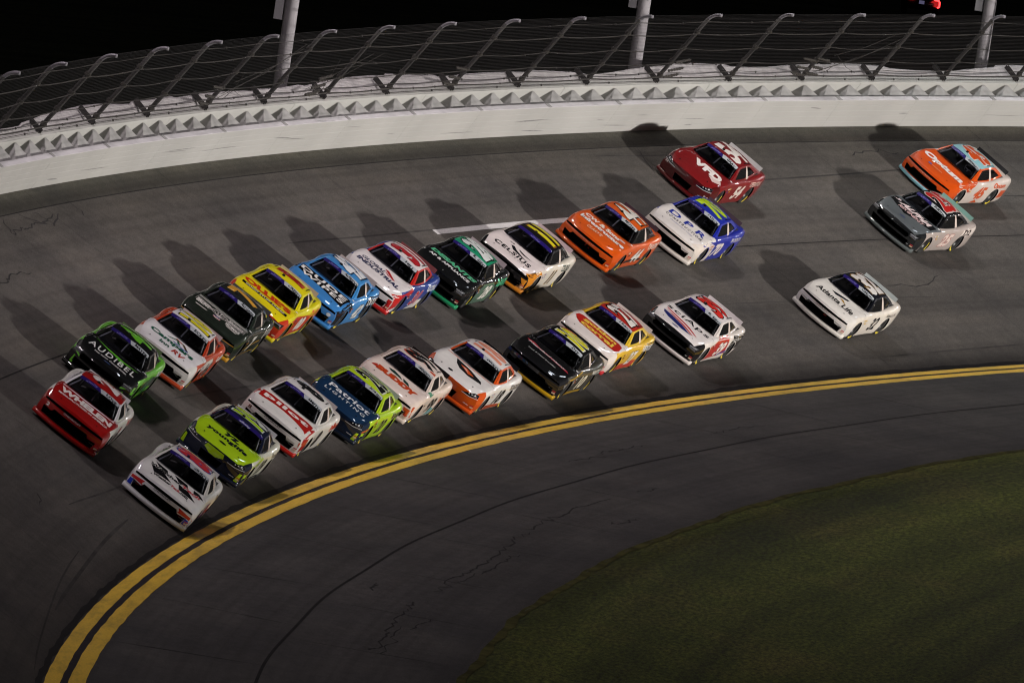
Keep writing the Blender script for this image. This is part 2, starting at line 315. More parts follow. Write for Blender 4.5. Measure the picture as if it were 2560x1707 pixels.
for s0 in np.arange(-168, 0, 12.0):
    bm = bmesh.new(); rings = []
    for j in range(9):
        s = s0 + .01 + 11.98 * j / 8; pr = [(12.31, -.6), (12.31, 1.20), (12.33, 1.225), (12.60, 1.225), (12.62, 1.20), (12.62, -1.2)]
        rings.append([bm.verts.new(P(s, d, h)) for d, h in pr])
    for a, b in zip(rings, rings[1:]):
        for q in range(5): bm.faces.new((a[q], b[q], b[q + 1], a[q + 1]))
    bm.faces.new(rings[0]); bm.faces.new(rings[-1][::-1]); wchild('wall_section', bm_mesh('wall_section', bm), M_CONC, cw)
# crumpled white sheeting laid behind the fence
M_SHEET = mat('white_sheeting', (.34, .32, .325), .7, noise=.2, nscale=2.5, bump=.15)
def sheet(s):
    top = 12.62 + .36 + .20 * (math.sin(s * .21) * .5 + math.sin(s * .47 + 1) * .5 + (1 if (math.floor(s / 4.1) % 3 == 0) else 0) * .5)
    if s > -62: top -= .012 * (s + 62)
    top = max(top, 12.70); out = []
    for k in range(7):
        f = k / 6; d = 12.60 + (top - 12.60) * f
        out.append((P(s, d, 1.16 + .18 * f + .012 * math.sin(s * .9 + k) * f + .003 * rng.normal() * f), f))
    out.append((P(s, top + .03, .6), 1.2)); return out
strip('ground_sheeting', [x for x in np.arange(-150, -18, .35)], sheet, M_SHEET, label='crumpled pale sheeting along the foot of the catch fence', cat='sheeting')

# ------------------------------------------------------------------ catch fence
M_POST = mat('weathered_steel', (.024, .021, .020), .8, .1, noise=.4, nscale=2)
M_TIP = mat('curl_lit_steel', (.20, .19, .21), .5, .2)  # post curls: pinkish lamp light from above put into the steel colour
M_CABLE = mat('fence_cable', (.025, .021, .017), .8, .1)
fence = empty('catch_fence', Matrix.Translation(P(-90, 12.5)), label='tall wire catch fence with inward curled posts above the concrete wall', cat='fence')
posts = [-17.6, -23.4, -29.1, -34.9, -40.6, -46.4, -52.1, -57.8, -63.6, -69.3, -74.9, -80.6, -86.4, -92.2, -98.0, -103.8, -109.7, -115.5, -121.0, -126.5, -132.0, -137.6]
def hz(s, d, h, inn, upz):  # point offset horizontally inward and straight up
    th = s / R0; return P(s, d, h) + Vector((-math.cos(th), -math.sin(th), 0)) * inn + Vector((0, 0, upz))
def post_pt(s, t): return P(s, 12.50 - .21 * t, 1.18 + 2.63 * t)
for s in posts:
    bm = bmesh.new(); tube(bm, [post_pt(s, t) for t in (0, .25, .5, .75, 1.0)], .062, 10); po = wchild('post', bm_mesh('post', bm, True), M_POST, fence)
    bm = bmesh.new(); b0 = post_pt(s, .985); th = s / R0; axis = (post_pt(s, 1) - post_pt(s, 0)).normalized(); inw = Vector((-math.cos(th), -math.sin(th), -.02)).normalized(); pts = [b0]
    for k in range(1, 8): a = k / 7; dr = (axis * (1 - a) + inw * a).normalized(); pts.append(pts[-1] + dr * .072)
    tube(bm, pts, .052, 10); tipo = wchild('curl', bm_mesh('curl', bm, True), M_TIP, fence)
    bm = bmesh.new(); c0 = P(s, 12.44, 1.235); ss = .09
    for off in (-.07, .07):
        hexa(bm, [P(s + off - .012, 12.40, 1.23), P(s + off + .012, 12.40, 1.23), P(s + off + .012, 12.98, 1.34), P(s + off - .012, 12.98, 1.34), P(s + off - .012, 12.40, 1.34), P(s + off + .012, 12.40, 1.34), P(s + off + .012, 12.98, 1.46), P(s + off - .012, 12.98, 1.46)])
    wchild('bracket', bm_mesh('bracket', bm), M_POST, fence)
    for t in (.12, .33, .55, .8):
        bm = bmesh.new(); tube(bm, [post_pt(s, t - .018), post_pt(s, t + .018)], .088, 8); wchild('clamp', bm_mesh('clamp', bm), M_CABLE, fence)
def sag(s, k):
    ps = sorted(posts); i = max(0, min(len(ps) - 2, int(np.searchsorted(ps, s)) - 1)); u = (s - ps[i]) / (ps[i + 1] - ps[i]); return k * (u - .5) ** 2 * 4 - k
for t, rr, sg in ((.03, .010, .0), (.10, .022, .02), (.18, .011, .03), (.32, .014, .03), (.55, .013, .04), (.78, .015, .03), (.97, .010, .02)):
    bm = bmesh.new(); tube(bm, [post_pt(s, t + sag(s, sg)) - (P(s, 5, 0) - P(s, 4, 0)) * .05 for s in np.arange(-138, -16, .8)], rr, 5); wchild('cable', bm_mesh('cable', bm, True), M_CABLE, fence)
    for s in np.arange(-136, -18, 1.9):
        if random.random() < .45:
            bm = bmesh.new(); p = post_pt(s, t + sag(s, sg)) - (P(s, 5, 0) - P(s, 4, 0)) * .05; bmesh.ops.create_icosphere(bm, subdivisions=1, radius=.035, matrix=Matrix.Translation(p)); wchild('cable_clip', bm_mesh('cable_clip', bm), M_CABLE, fence)
# turnbuckle clusters on some posts
for s0, dsx in ((-63.6, 1), (-72.6, -1), (-86.4, 1), (-103.8, -1), (-115.5, 1), (-116.6, 1)):
    for t in (.10, .20, .33):
        bm = bmesh.new()
        pts = [post_pt(s0 + dsx * (.2 + .045 * k), t + .0017 * k) - (P(s0, 5, 0) - P(s0, 4, 0)) * .06 for k in range(25)]
        tube(bm, pts, [.02 + .03 * (k % 4 in (1, 2)) * random.uniform(.6, 1.2) for k in range(25)], 6)
        wchild('cable_chain', bm_mesh('cable_chain', bm), M_CABLE, fence)
# slack tangle of guy cables by two posts
for s0 in (-63.9, -72.3, -116.0):
    for k in range(5):
        bm = bmesh.new(); a = post_pt(s0 - .3 * k, .12 + .16 * k * random.random()); b = post_pt(s0 - 4 - 1.4 * random.random(), .5 + .4 * random.random()) if k < 3 else P(s0 - 1.5 * random.random() * k, 12.7, 1.3)
        mid = (a + b) / 2 - Vector((0, 0, .15 * random.random())); tube(bm, [a, mid, b], .007, 5); wchild('guy_cable', bm_mesh('guy_cable', bm), M_CABLE, fence)
# netting: woven wire sheet with see-through mesh
mn = bpy.data.materials.new('fence_netting'); mn.use_nodes = True; t = mn.node_tree; b = t.nodes['Principled BSDF']; out = t.nodes['Material Output']
b.inputs['Base Color'].default_value = (.012, .010, .011, 1); b.inputs['Roughness'].default_value = .9
uv = node(t, 'ShaderNodeTexCoord').outputs['UV']; br = node(t, 'ShaderNodeTexBrick'); br.offset = 0; br.inputs['Scale'].default_value = 1; br.inputs['Brick Width'].default_value = .075; br.inputs['Row Height'].default_value = .06; br.inputs['Mortar Size'].default_value = .0035; br.inputs['Mortar Smooth'].default_value = .2
br.inputs['Color1'].default_value = br.inputs['Color2'].default_value = (0, 0, 0, 1); br.inputs['Mortar'].default_value = (1, 1, 1, 1)
t.links.new(uv, br.inputs['Vector']); tr = node(t, 'ShaderNodeBsdfTransparent'); mx = node(t, 'ShaderNodeMixShader')
t.links.new(br.outputs['Color'], mx.inputs[0]); t.links.new(tr.outputs[0], mx.inputs[1]); t.links.new(b.outputs[0], mx.inputs[2]); t.links.new(mx.outputs[0], out.inputs['Surface'])
def net(s):
    th = s / R0; o_ = []
    for k in range(6): o_.append((post_pt(s, k / 5) - (P(s, 5, 0) - P(s, 4, 0)) * .075, 2.63 * k / 5))
    o_.append((hz(s, 12.29, 3.81, .22, .16), 2.9)); o_.append((hz(s, 12.29, 3.81, .42, .19), 3.1)); return o_
no = strip('netting', [x for x in np.arange(-138, -16, 1.0)], net, mn); no.parent = fence; no.matrix_parent_inverse = fence.matrix_world.inverted()

# ------------------------------------------------------------------ light poles behind the fence
M_POLE = mat('pole_concrete', (.34, .32, .34), .8, noise=.15, nscale=1.5, bump=.1)
M_BOX = mat('pole_panel', (.46, .45, .47), .6)
M_LENS = mat('lamp_glass', (.8, .8, .8), .2, emit=(1, .95, .9), estr=3)
for i, (s, nm) in enumerate(zip(POLES[:5], ['pale concrete light pole with panel at the near end of the fence', 'pale concrete light pole behind the fence near the tangled cables', 'pale concrete light pole behind the middle of the fence', 'pale concrete light pole behind the fence above the orange race car', 'far concrete light pole past the end of the fence'])):
    if i == 0 or i == 4: continue
    base = P(s, 13.9, 1.0); base.z -= 3.0
    r = empty('light_pole', Matrix.Translation(base), label=nm, cat='light pole', group='light poles along the outer wall')
    bm = bmesh.new(); tube(bm, [(0, 0, 0), (0, 0, 8), (0, 0, POLE_H + 3)], [.21, .19, .13], 8); obj('pole', bm_mesh('pole', bm, True), M_POLE, r)
    th = s / R0; e1 = Vector((-math.sin(th), math.cos(th), 0)); e2 = Vector((math.cos(th), math.sin(th), 0))
    bm = bmesh.new(); z0 = 3.0 + 1.5; hexa(bm, [e1 * a + e2 * b_ + Vector((0, 0, z)) for z in (z0, z0 + 1.8) for a, b_ in ((.10, .19), (.16, .19), (.16, .44), (.10, .44))]); obj('panel', bm_mesh('panel', bm), M_BOX, r)
    bm = bmesh.new()
    tube(bm, [e1 * -1.6 + Vector((0, 0, POLE_H + 3)), e1 * 1.6 + Vector((0, 0, POLE_H + 3))], .06, 8); ca = obj('crossarm', bm_mesh('crossarm', bm), M_POST, r)
    for k in (-1.4, -.5, .5, 1.4):
        bm = bmesh.new(); tube(bm, [e1 * k + Vector((0, 0, POLE_H + 3.05)), e1 * k - e2 * .35 + Vector((0, 0, POLE_H + 2.85))], [.12, .28], 12); lh = obj('lamp_head', bm_mesh('lamp_head', bm), M_POST, r)
        bm = bmesh.new(); tube(bm, [e1 * k - e2 * .351 + Vector((0, 0, POLE_H + 2.849)), e1 * k - e2 * .36 + Vector((0, 0, POLE_H + 2.845))], .26, 12); obj('lens', bm_mesh('lens', bm), M_LENS, lh)

# ------------------------------------------------------------------ race car: shared shape
def crom(pts, n):
    """Catmull-Rom resample of a control polyline to n points, even in chord length"""
    p = np.array(pts, float); q = np.vstack([2 * p[0] - p[1], p, 2 * p[-1] - p[-2]]); out = []
    for i in range(1, len(q) - 2):
        for t in np.linspace(0, 1, 12, endpoint=(i == len(q) - 3)):
            a, b, c, d = q[i - 1], q[i], q[i + 1], q[i + 2]
            out.append(.5 * (2 * b + (c - a) * t + (2 * a - 5 * b + 4 * c - d) * t * t + (3 * b - a - 3 * c + d) * t ** 3))
    out = np.array(out); L = np.r_[0, np.cumsum(np.linalg.norm(np.diff(out, axis=0), axis=1))]
    return np.stack([np.interp(np.linspace(0, L[-1], n), L, out[:, k]) for k in range(out.shape[1])], 1)
def curve1(xs, ys):
    c = crom(list(zip(xs, ys)), 160); o = np.argsort(c[:, 0]); return lambda x: float(np.interp(x, c[o, 0], c[o, 1]))
SHAPE = {   # nose height at the centre line, plan sweep of the nose, nose droop
    'camaro': dict(zc=.655, sweep=.27, droop=.00),
    'mustang': dict(zc=.675, sweep=.23, droop=.00),
    'supra': dict(zc=.61, sweep=.29, droop=.03)}
ARCH = (1.352, -1.335)
def make_shape(kind):
    q = SHAPE[kind]; zc = q['zc']
    W = curve1([-2.46, -2.0, -1.33, -.5, .5, 1.36, 2.0, 2.46], [.90, .955, .985, .962, .962, .985, .968, .93])
    ZS = curve1([-2.46, -2.0, -1.33, -.7, 0, .7, 1.1, 1.45, 2.0, 2.46], [.925, .955, .925, .875, .862, .852, .835, .80, .70, zc - .065])
    ZC = curve1([-2.46, -1.95, -1.5, -.5, .6, .95, 1.4, 2.0, 2.32, 2.46], [.955, .985, .93, .88, .875, .865, .805, .725, zc + .03, zc])
    N = 26
    memo = {}
    def section(x):
        if x not in memo: memo[x] = section_(x)
        return memo[x]
    def section_(x):
        w, zs, z0 = W(x), ZS(x), ZC(x); zb = .085 if -1.0 < x < 1.0 else .11
        cr = .022 if x > .9 else .0
        pr = [(w - .045, zb), (w - .012, .24), (w, .42), (w - .008, zs - .17), (w - .03, zs - .06), (w - .085, zs - .002), (w - .17, zs + .020), (.66, zs * .62 + z0 * .38 + cr * .9), (.36, zs * .2 + z0 * .8 + cr), (0, z0 + cr * 1.2)]
        return crom(pr, N)
    def bend(x, y, z):
        t = max(0, min(1, (x - 1.55) / .9)); f = t * t * (3 - 2 * t); a = abs(y) / .95
        x -= q['sweep'] * a ** 2.2 * f
        if x < -1.9 and a > 0: x += .10 * a ** 3 * min(1, (-1.9 - x) / .5)
        if q['droop'] and f > 0: z += q['droop'] * f * (a ** 1.5) * 1.2 * (1 if z > .4 else 0)
        return x, y, z
    def xoff(z):  # fore-aft profile of the nose
        return float(np.interp(z, [.1, .2, .32, .45, .56, .62, .68], [-.05, -.005, .01, .012, 0, -.02, -.07]))
    KH = int(np.argmin([abs(p[0] - .905) for p in section(1.35)]))
    xs = list(np.r_[np.linspace(2.46, 2.30, 5), np.linspace(2.22, 1.0, 17), np.linspace(.93, -1.0, 20)[0:], np.linspace(-1.08, -2.46, 18)])
    vs, fs, tagf = [], [], []
    n2 = 2 * N - 1
    for i, x in enumerate(xs):
        se = section(x); full = [(-y, z) for y, z in se] + [(y, z) for y, z in se[::-1][1:]]
        for y, z in full:
            k = max(0, 1 - (2.46 - x) / .22); vs.append(bend(x + k * xoff(z), y, z))
    fclass = []
    for i in range(len(xs) - 1):
        xm = (xs[i] + xs[i + 1]) / 2
        for j in range(n2 - 1):
            fs.append((i * n2 + j, (i + 1) * n2 + j, (i + 1) * n2 + j + 1, i * n2 + j + 1)); k = min(j, n2 - 2 - j); yk = section(xm)[k][0]; yk1 = section(xm)[k + 1][0]
            if -1.8 < xm < .62 and yk < .80: q_ = 3
            elif xm >= .62 and k >= KH: q_ = 4
            elif xm > 1.74: q_ = 5
            else: q_ = 2
            fclass.append(q_)
    # ladders for nose, tail; floor
    def ladder(i, flip):
        Mc = 22; rows = []
        for k in range(N):
            a, b = i * n2 + k, i * n2 + (n2 - 1 - k); row = [a]
            if k < N - 1:
                y0 = vs[b][1]; z = vs[a][2] if not q['droop'] else None
                se = section(xs[i]); zz = se[k][1]; yy = se[k][0]
                for c in range(1, Mc):
                    y = -yy + 2 * yy * c / Mc; kx = xoff(zz) if not flip else 0
                    vs.append(bend(xs[i] + kx, y, zz)); row.append(len(vs) - 1)
                row.append(b)
            else: row = [a] * (Mc + 1)
            rows.append(row)
        for r0, r1 in zip(rows, rows[1:]):
            for c in range(Mc):
                f = [r0[c], r0[c + 1], r1[c + 1], r1[c]]; f = list(dict.fromkeys(f))
                if len(f) > 2: fs.append(tuple(f[::-1] if flip else f))
    ladder(0, False); fclass += [5] * (len(fs) - len(fclass)); ladder(len(xs) - 1, True); fclass += [6] * (len(fs) - len(fclass))
    for i in range(len(xs) - 1): a, b, c, d = i * n2, i * n2 + n2 - 1, (i + 1) * n2 + n2 - 1, (i + 1) * n2; fs.append((a, b, c, d))
    fclass += [7] * (len(fs) - len(fclass)); me = mesh_of('shape', vs, fs)
    for p, q_ in zip(me.polygons, fclass): p.material_index = q_
    bm = bmesh.new(); bm.from_mesh(me); bmesh.ops.recalc_face_normals(bm, faces=bm.faces[:]); bm.to_mesh(me); bm.free()
    return me, (W, ZS, ZC, bend, xoff)

FP = {}   # openings in the nose as (y,z) polygons, and dark/lens pieces laid on it
FP['camaro'] = dict(cut=[[(-.50, .455), (.50, .455), (.56, .375), (.80, .385), (.76, .205), (-.76, .205), (-.80, .385), (-.56, .375)]],
    slot=lambda y: (.618 - .030 * (abs(y) / .8) ** 2, .548 - .010 * (abs(y) / .8) ** 2, .87), lamps=[(.50, .86)])
FP['mustang'] = dict(cut=[[(-.60, .575), (.60, .575), (.66, .50), (.60, .42), (-.60, .42), (-.66, .50)], [(-.74, .375), (.74, .375), (.70, .205), (-.70, .205)]], slot=None, lamps=[(.62, .90)])
FP['supra'] = dict(cut=[[(-.34, .40), (.34, .40), (.30, .20), (-.30, .20)], [(.40, .46), (.80, .42), (.78, .22), (.44, .20)], [(-.80, .42), (-.40, .46), (-.44, .20), (-.78, .22)]], slot=None, lamps=[(.50, .90)])
def prism_x(poly, x0, x1):
    bm = bmesh.new(); a = [bm.verts.new((x0, y, z)) for y, z in poly]; b = [bm.verts.new((x1, y, z)) for y, z in poly]; n = len(poly)
    bm.faces.new(a); bm.faces.new(b[::-1])
    for i in range(n): bm.faces.new((a[i], b[i], b[(i + 1) % n], a[(i + 1) % n]))
    bmesh.ops.recalc_face_normals(bm, faces=bm.faces[:]); return bm
def boolean(me, cutters):
    """cut solids out of a solid; cut faces get material index 1"""
    o = bpy.data.objects.new('cut_target', me); BENCH.collection.objects.link(o); tmp = []
    [me.materials.append(None) for _ in range(8)]
    for cbm in cutters:
        cm = bm_mesh('cutter', cbm); [cm.materials.append(None) for _ in range(8)]
        for p in cm.polygons: p.material_index = 1
        c = bpy.data.objects.new('cutter', cm); BENCH.collection.objects.link(c); md = o.modifiers.new('b', 'BOOLEAN'); md.operation = 'DIFFERENCE'; md.solver = 'EXACT'; md.object = c; tmp.append(c)
    dg = bench_dg(); r = bpy.data.meshes.new_from_object(o.evaluated_get(dg))
    for c in tmp: bpy.data.objects.remove(c)
    bpy.data.objects.remove(o); return r
def split_faces(me, cls, name):
    """faces -> dict of meshes by class"""
    groups = {}
    for p in me.polygons: groups.setdefault(cls(p), []).append(p.index)
    V = [v.co.copy() for v in me.vertices]; out = {}
    for k, fl in groups.items():
        ids = {}; fs = []
        for fi in fl: fs.append([ids.setdefault(v, len(ids)) for v in me.polygons[fi].vertices])
        mm = mesh_of(name + '_' + k, [V[v] for v in ids], fs, False); b = bmesh.new(); b.from_mesh(mm)
        for e in b.edges: e.smooth = not (len(e.link_faces) == 2 and e.calc_face_angle(0) > math.radians(38))
        for f in b.faces: f.smooth = True
        b.to_mesh(mm); b.free(); out[k] = mm
    return out
# greenhouse rails
WTc, WBc, RTc, RBc = (.10, .622, 1.192), (.665, .782, .868), (-1.16, .565, 1.212), (-1.83, .66, .955)
def lerp(a, b, t): return tuple(x + (y - x) * t for x, y in zip(a, b))
TOPR = crom([WTc, (-.25, .612, 1.226), (-.72, .595, 1.236), RTc], 40); BOTR = crom([(.665, .80, .862), (.1, .838, .868), (-.6, .838, .885), (-1.3, .775, .93), (-1.86, .69, .955)], 40)
def rail(R, u): k = u * 39; i = min(38, int(k)); f = k - i; return R[i] * (1 - f) + R[i + 1] * f
def side_pt(u, v, off=0):
    p = rail(BOTR, u) * (1 - v) + rail(TOPR, u) * v; p = p.copy(); p[1] += .022 * math.sin(math.pi * v) - off; p[2] += .006 * math.sin(math.pi * v); return Vector(p)
def roof_pt(u, a):      # u front->rear, a -1..1 across
    e = rail(TOPR, u); bow = .055 * (1 - u) - .07 * u; return Vector((e[0] + bow * (1 - a * a), e[1] * a, e[2] + (.042 + .022 * math.sin(math.pi * u)) * (1 - abs(a) ** 2.2)))
def wind_pt(v, a):      # v top->bottom
    e = lerp(WTc, WBc, v); bow = .055 + .10 * v; return Vector((e[0] + bow * (1 - a * a), e[1] * a, e[2] + .036 * (1 - v * .4) * (1 - abs(a) ** 2.2) + .012 * math.sin(math.pi * v)))
def rear_pt(v, a):
    e = lerp(RTc, RBc, v); return Vector((e[0] - .07 * (1 - a * a), e[1] * a, e[2] + .036 * (1 - abs(a) ** 2.2)))
def grid(fn, u0, u1, nu, a0, a1, na, name, flip=False):
    vs = [fn(u0 + (u1 - u0) * i / nu, a0 + (a1 - a0) * j / na) for i in range(nu + 1) for j in range(na + 1)]
    fs = []
    for i in range(nu):
        for j in range(na):
            a = i * (na + 1) + j; f = (a, a + 1, a + na + 2, a + na + 1); fs.append(f[::-1] if flip else f)
    return mesh_of(name, vs, fs, True)
def in_poly(p, poly):
    x, y = p; c = False; n = len(poly)
    for i in range(n):
        (x0, y0), (x1, y1) = poly[i], poly[i - 1]
        if (y0 > y) != (y1 > y) and x < (x1 - x0) * (y - y0) / (y1 - y0) + x0: c = not c
    return c
def rounded(poly, r=.25, n=3):
    out = []; k = len(poly)
    for i in range(k):
        a, b, c = poly[i - 1], poly[i], poly[(i + 1) % k]; p = lerp(b, a, r); q = lerp(b, c, r)
        for t in np.linspace(0, 1, n + 1): out.append(tuple((1 - t) ** 2 * p[j] + 2 * t * (1 - t) * b[j] + t * t * q[j] for j in (0, 1)))
    return out
WIN_A = rounded([(.10, .06), (.095, .86), (.50, .90), (.50, .10)], .16); WIN_B = rounded([(.565, .12), (.565, .88), (.76, .84), (.90, .16)], .18)
def side_frame():
    outer = [(i / 24, 0) for i in range(24)] + [(1, j / 5) for j in range(5)] + [(1 - i / 24, 1) for i in range(24)] + [(0, 1 - j / 5) for j in range(5)]
    pts, edges = [], []
    for loop in (outer, WIN_A, WIN_B):
        o = len(pts); pts += loop; edges += [(o + i, o + (i + 1) % len(loop)) for i in range(len(loop))]
    for i in range(1, 24):
        for j in range(1, 8):
            p = (i / 24 + .003, j / 8 + .002)
            if not in_poly(p, WIN_A) and not in_poly(p, WIN_B): pts.append(p)
    r = geometry.delaunay_2d_cdt([Vector(p) for p in pts], edges, [], 0, 1e-6)
    V = r[0]; fs = []
    for f in r[2]:
        cx = sum(V[i].x for i in f) / len(f); cy = sum(V[i].y for i in f) / len(f)
        if not in_poly((cx, cy), WIN_A) and not in_poly((cx, cy), WIN_B): fs.append(list(f))
    vs = [side_pt(v.x, v.y) for v in V]
    # give the frame thickness at the window edges
    nb = len(vs); vs += [side_pt(v.x, v.y, .03) for v in V]; ec = {}
    for f in fs:
        for a, b in zip(f, f[1:] + f[:1]): ec[tuple(sorted((a, b)))] = ec.get(tuple(sorted((a, b))), 0) + 1
    bnd = [e for e, c in ec.items() if c == 1]; fs += [(a, b, b + nb, a + nb) for a, b in bnd]
    return vs, fs
def flat_poly(poly, fn, name, sub=6):
    """triangulated patch of a (u,v) polygon with inner points"""
    pts = list(poly); edges = [(i, (i + 1) % len(poly)) for i in range(len(poly))]
    xs = [p[0] for p in poly]; ys = [p[1] for p in poly]
    for i in range(1, sub):
        for j in range(1, sub):
            p = (min(xs) + (max(xs) - min(xs)) * i / sub + .001, min(ys) + (max(ys) - min(ys)) * j / sub + .001)
            if in_poly(p, poly): pts.append(p)
    r = geometry.delaunay_2d_cdt([Vector(p) for p in pts], edges, [], 0, 1e-6); V = r[0]
    fs = [f for f in r[2] if in_poly((sum(V[i].x for i in f) / len(f), sum(V[i].y for i in f) / len(f)), poly)]
    return mesh_of(name, [fn(v.x, v.y) for v in V], fs, True)
def mirror_mesh(me, name):
    m2 = me.copy(); m2.name = name
    for v in m2.vertices: v.co.y *= -1
    m2.flip_normals(); return m2
def lip_mesh(kind, bend):
    """splitter lip: rounded bar that follows the nose in plan"""
    bm = bmesh.new(); rings = []; n = 30
    prof = [(-.14, .075), (.04, .072), (.058, .085), (.060, .135), (.048, .165), (.02, .178), (-.14, .185)]
    for i in range(n + 1):
        y = -.965 + 1.93 * i / n; ring = []
        for dx, z in prof: x, _, _ = bend(2.46, y, .15); ring.append(bm.verts.new((x + dx - .03, y, z)))
        rings.append(ring)
    for a, b in zip(rings, rings[1:]):
        for k in range(len(prof) - 1): bm.faces.new((a[k], a[k + 1], b[k + 1], b[k]))
    bm.faces.new(rings[0]); bm.faces.new(rings[-1][::-1]); bmesh.ops.recalc_face_normals(bm, faces=bm.faces[:]); me = bm_mesh('splitter', bm, True); return me
def build_kind(kind):
    me, (W, ZS, ZC, bend, xoff) = make_shape(kind); cut = []
    for x in ARCH:
        for sgn in (-1, 1):
            b = bmesh.new(); bmesh.ops.create_cone(b, cap_ends=True, segments=36, radius1=.365, radius2=.365, depth=.50, matrix=Matrix.Translation((x, sgn * .88, .31 if x > 0 else .305)) @ Matrix.Rotation(math.pi / 2, 4, 'X')); cut.append(b)
    for poly in FP[kind]['cut']: cut.append(prism_x(poly, 2.02, 2.8))
    if FP[kind]['slot']:
        f = FP[kind]['slot']; ys = np.linspace(-f(0)[2], f(0)[2], 25); cut.append(prism_x([(y, f(y)[0]) for y in ys] + [(y, f(y)[1]) for y in ys[::-1]], 1.9, 2.8))
    r = boolean(me, cut)
    def cls(p):
        c, n = p.center, p.normal
        if p.material_index == 1: return f'wells{int(c.x > 0)}{int(c.y > 0)}' if abs(c.y) > .6 and c.x < 1.9 else 'grille'
        return {2: 'body', 3: 'cockpit', 4: 'hood', 5: 'front_bumper', 6: 'tail', 7: 'floor'}.get(p.material_index, 'body')
    parts = split_faces(r, cls, kind)
    bvhv = [v.co.copy() for v in r.vertices]; bvhf = [tuple(p.vertices) for p in r.polygons if p.material_index != 1]
    parts['splitter'] = lip_mesh(kind, bend)
    # lamps: patches wrapped on the nose corners
    bvh = BVHTree.FromPolygons(bvhv, bvhf)
    def nose(y, z, off=.006):
        h = bvh.ray_cast(Vector((4, y, z)), Vector((-1, 0, 0))); return (h[0] + h[1] * off) if h[0] else Vector((2.2, y, z))
    def lamp(poly): return flat_poly(poly, nose, 'headlight', 8)
    if kind == 'camaro': poly = [(.50, .56), (.86, .552), (.865, .582), (.74, .600), (.60, .606)]
    elif kind == 'mustang': poly = [(.63, .52), (.90, .50), (.90, .60), (.80, .625), (.66, .605)]
    else: poly = [(.42, .50), (.66, .50), (.88, .55), (.86, .635), (.74, .635), (.58, .57)]
    parts['lamp_l'] = lamp(poly); parts['lamp_r'] = mirror_mesh(parts['lamp_l'], 'headlight')
    parts['nose_fn'] = nose
    return parts
vs_, fs_ = side_frame(); ME = {}
sf = mesh_of('side_frame', vs_, fs_); b = bmesh.new(); b.from_mesh(sf); bmesh.ops.recalc_face_normals(b, faces=b.faces[:])
for f in b.faces: f.smooth = True
for e in b.edges: e.smooth = not (len(e.link_faces) == 2 and e.calc_face_angle(0) > .6)
b.to_mesh(sf); b.free()
ME['side_l'] = sf; ME['side_r'] = mirror_mesh(sf, 'side_frame_r')
ME['roof'] = grid(lambda u, a: roof_pt(u, a), 0, 1, 16, -1, 1, 20, 'roof', True)
ME['wind'] = grid(lambda v, a: wind_pt(v, a), 0, 1, 10, -.965, .965, 20, 'windshield', True)
def border(a0, a1): return grid(lambda v, a: wind_pt(v, a) + Vector((.004, 0, .006)), -.01, 1.0, 10, a0, a1, 2, 'windshield_pillar', True)
ME['pil_l'] = border(.955, 1.005); ME['pil_r'] = border(-1.005, -.955)
ME['rear'] = grid(lambda v, a: rear_pt(v, a), 0, 1, 8, -1, 1, 16, 'rear_window', True)
ME['net'] = None
b = bmesh.new()
for k in range(9):
    u0 = .10 + .37 * k / 8; q = [side_pt(u, v, .012) for u, v in ((u0, .05), (u0 + .032, .05), (u0 + .032, .90), (u0, .90))]; b.faces.new([b.verts.new(p) for p in q])
for k in range(7):
    v0 = .08 + .78 * k / 6; q = [side_pt(u, v, .016) for u, v in ((.10, v0), (.50, v0), (.50, v0 + .075), (.10, v0 + .075))]; b.faces.new([b.verts.new(p) for p in q])
ME['net'] = bm_mesh('window_net', b)
ME['winA_r'] = mirror_mesh(flat_poly(WIN_A, lambda u, v: side_pt(u, v, .02), 'side_window'), 'side_window')
ME['winB_l'] = flat_poly(WIN_B, lambda u, v: side_pt(u, v, .018), 'quarter_window'); ME['winB_r'] = mirror_mesh(ME['winB_l'], 'quarter_window')
bq = [(.49, .02), (.50, .97), (.558, .95), (.56, .04)]; ME['bpost'] = flat_poly(bq, lambda u, v: side_pt(u, v, -.008), 'window_post')
# tyre and rim
def lathe(prof, n, name):
    vs, fs = [], []; k = len(prof)
    for i in range(n):
        a = 2 * math.pi * i / n
        for r, y in prof: vs.append((r * math.cos(a), y, r * math.sin(a)))
    for i in range(n):
        for j in range(k - 1): a = i * k + j; c = ((i + 1) % n) * k + j; fs.append((a, c, c + 1, a + 1))
    me = mesh_of(name, vs, fs, True); return me
ME['tyre'] = lathe([(.20, -.13), (.27, -.145), (.325, -.135), (.345, -.11), (.348, 0), (.345, .11), (.325, .135), (.27, .145), (.20, .13)], 28, 'tyre')
ME['rim'] = lathe([(.0, .07), (.06, .075), (.08, .05), (.15, .06), (.17, .09), (.20, .125), (.205, .10)], 20, 'rim')
def arc_band(r0, r1, a0, a1, y, n=8):
    vs, fs = [], []
    for i in range(n + 1):
        a = a0 + (a1 - a0) * i / n; vs += [(r0 * math.cos(a), y, r0 * math.sin(a)), (r1 * math.cos(a), y, r1 * math.sin(a))]
        if i: fs.append((2 * i - 2, 2 * i - 1, 2 * i + 1, 2 * i))
    return vs, fs
v1, f1 = arc_band(.245, .30, -.55, .55, .149)
ME['tyre_text'] = mesh_of('tyre_lettering', v1, f1)
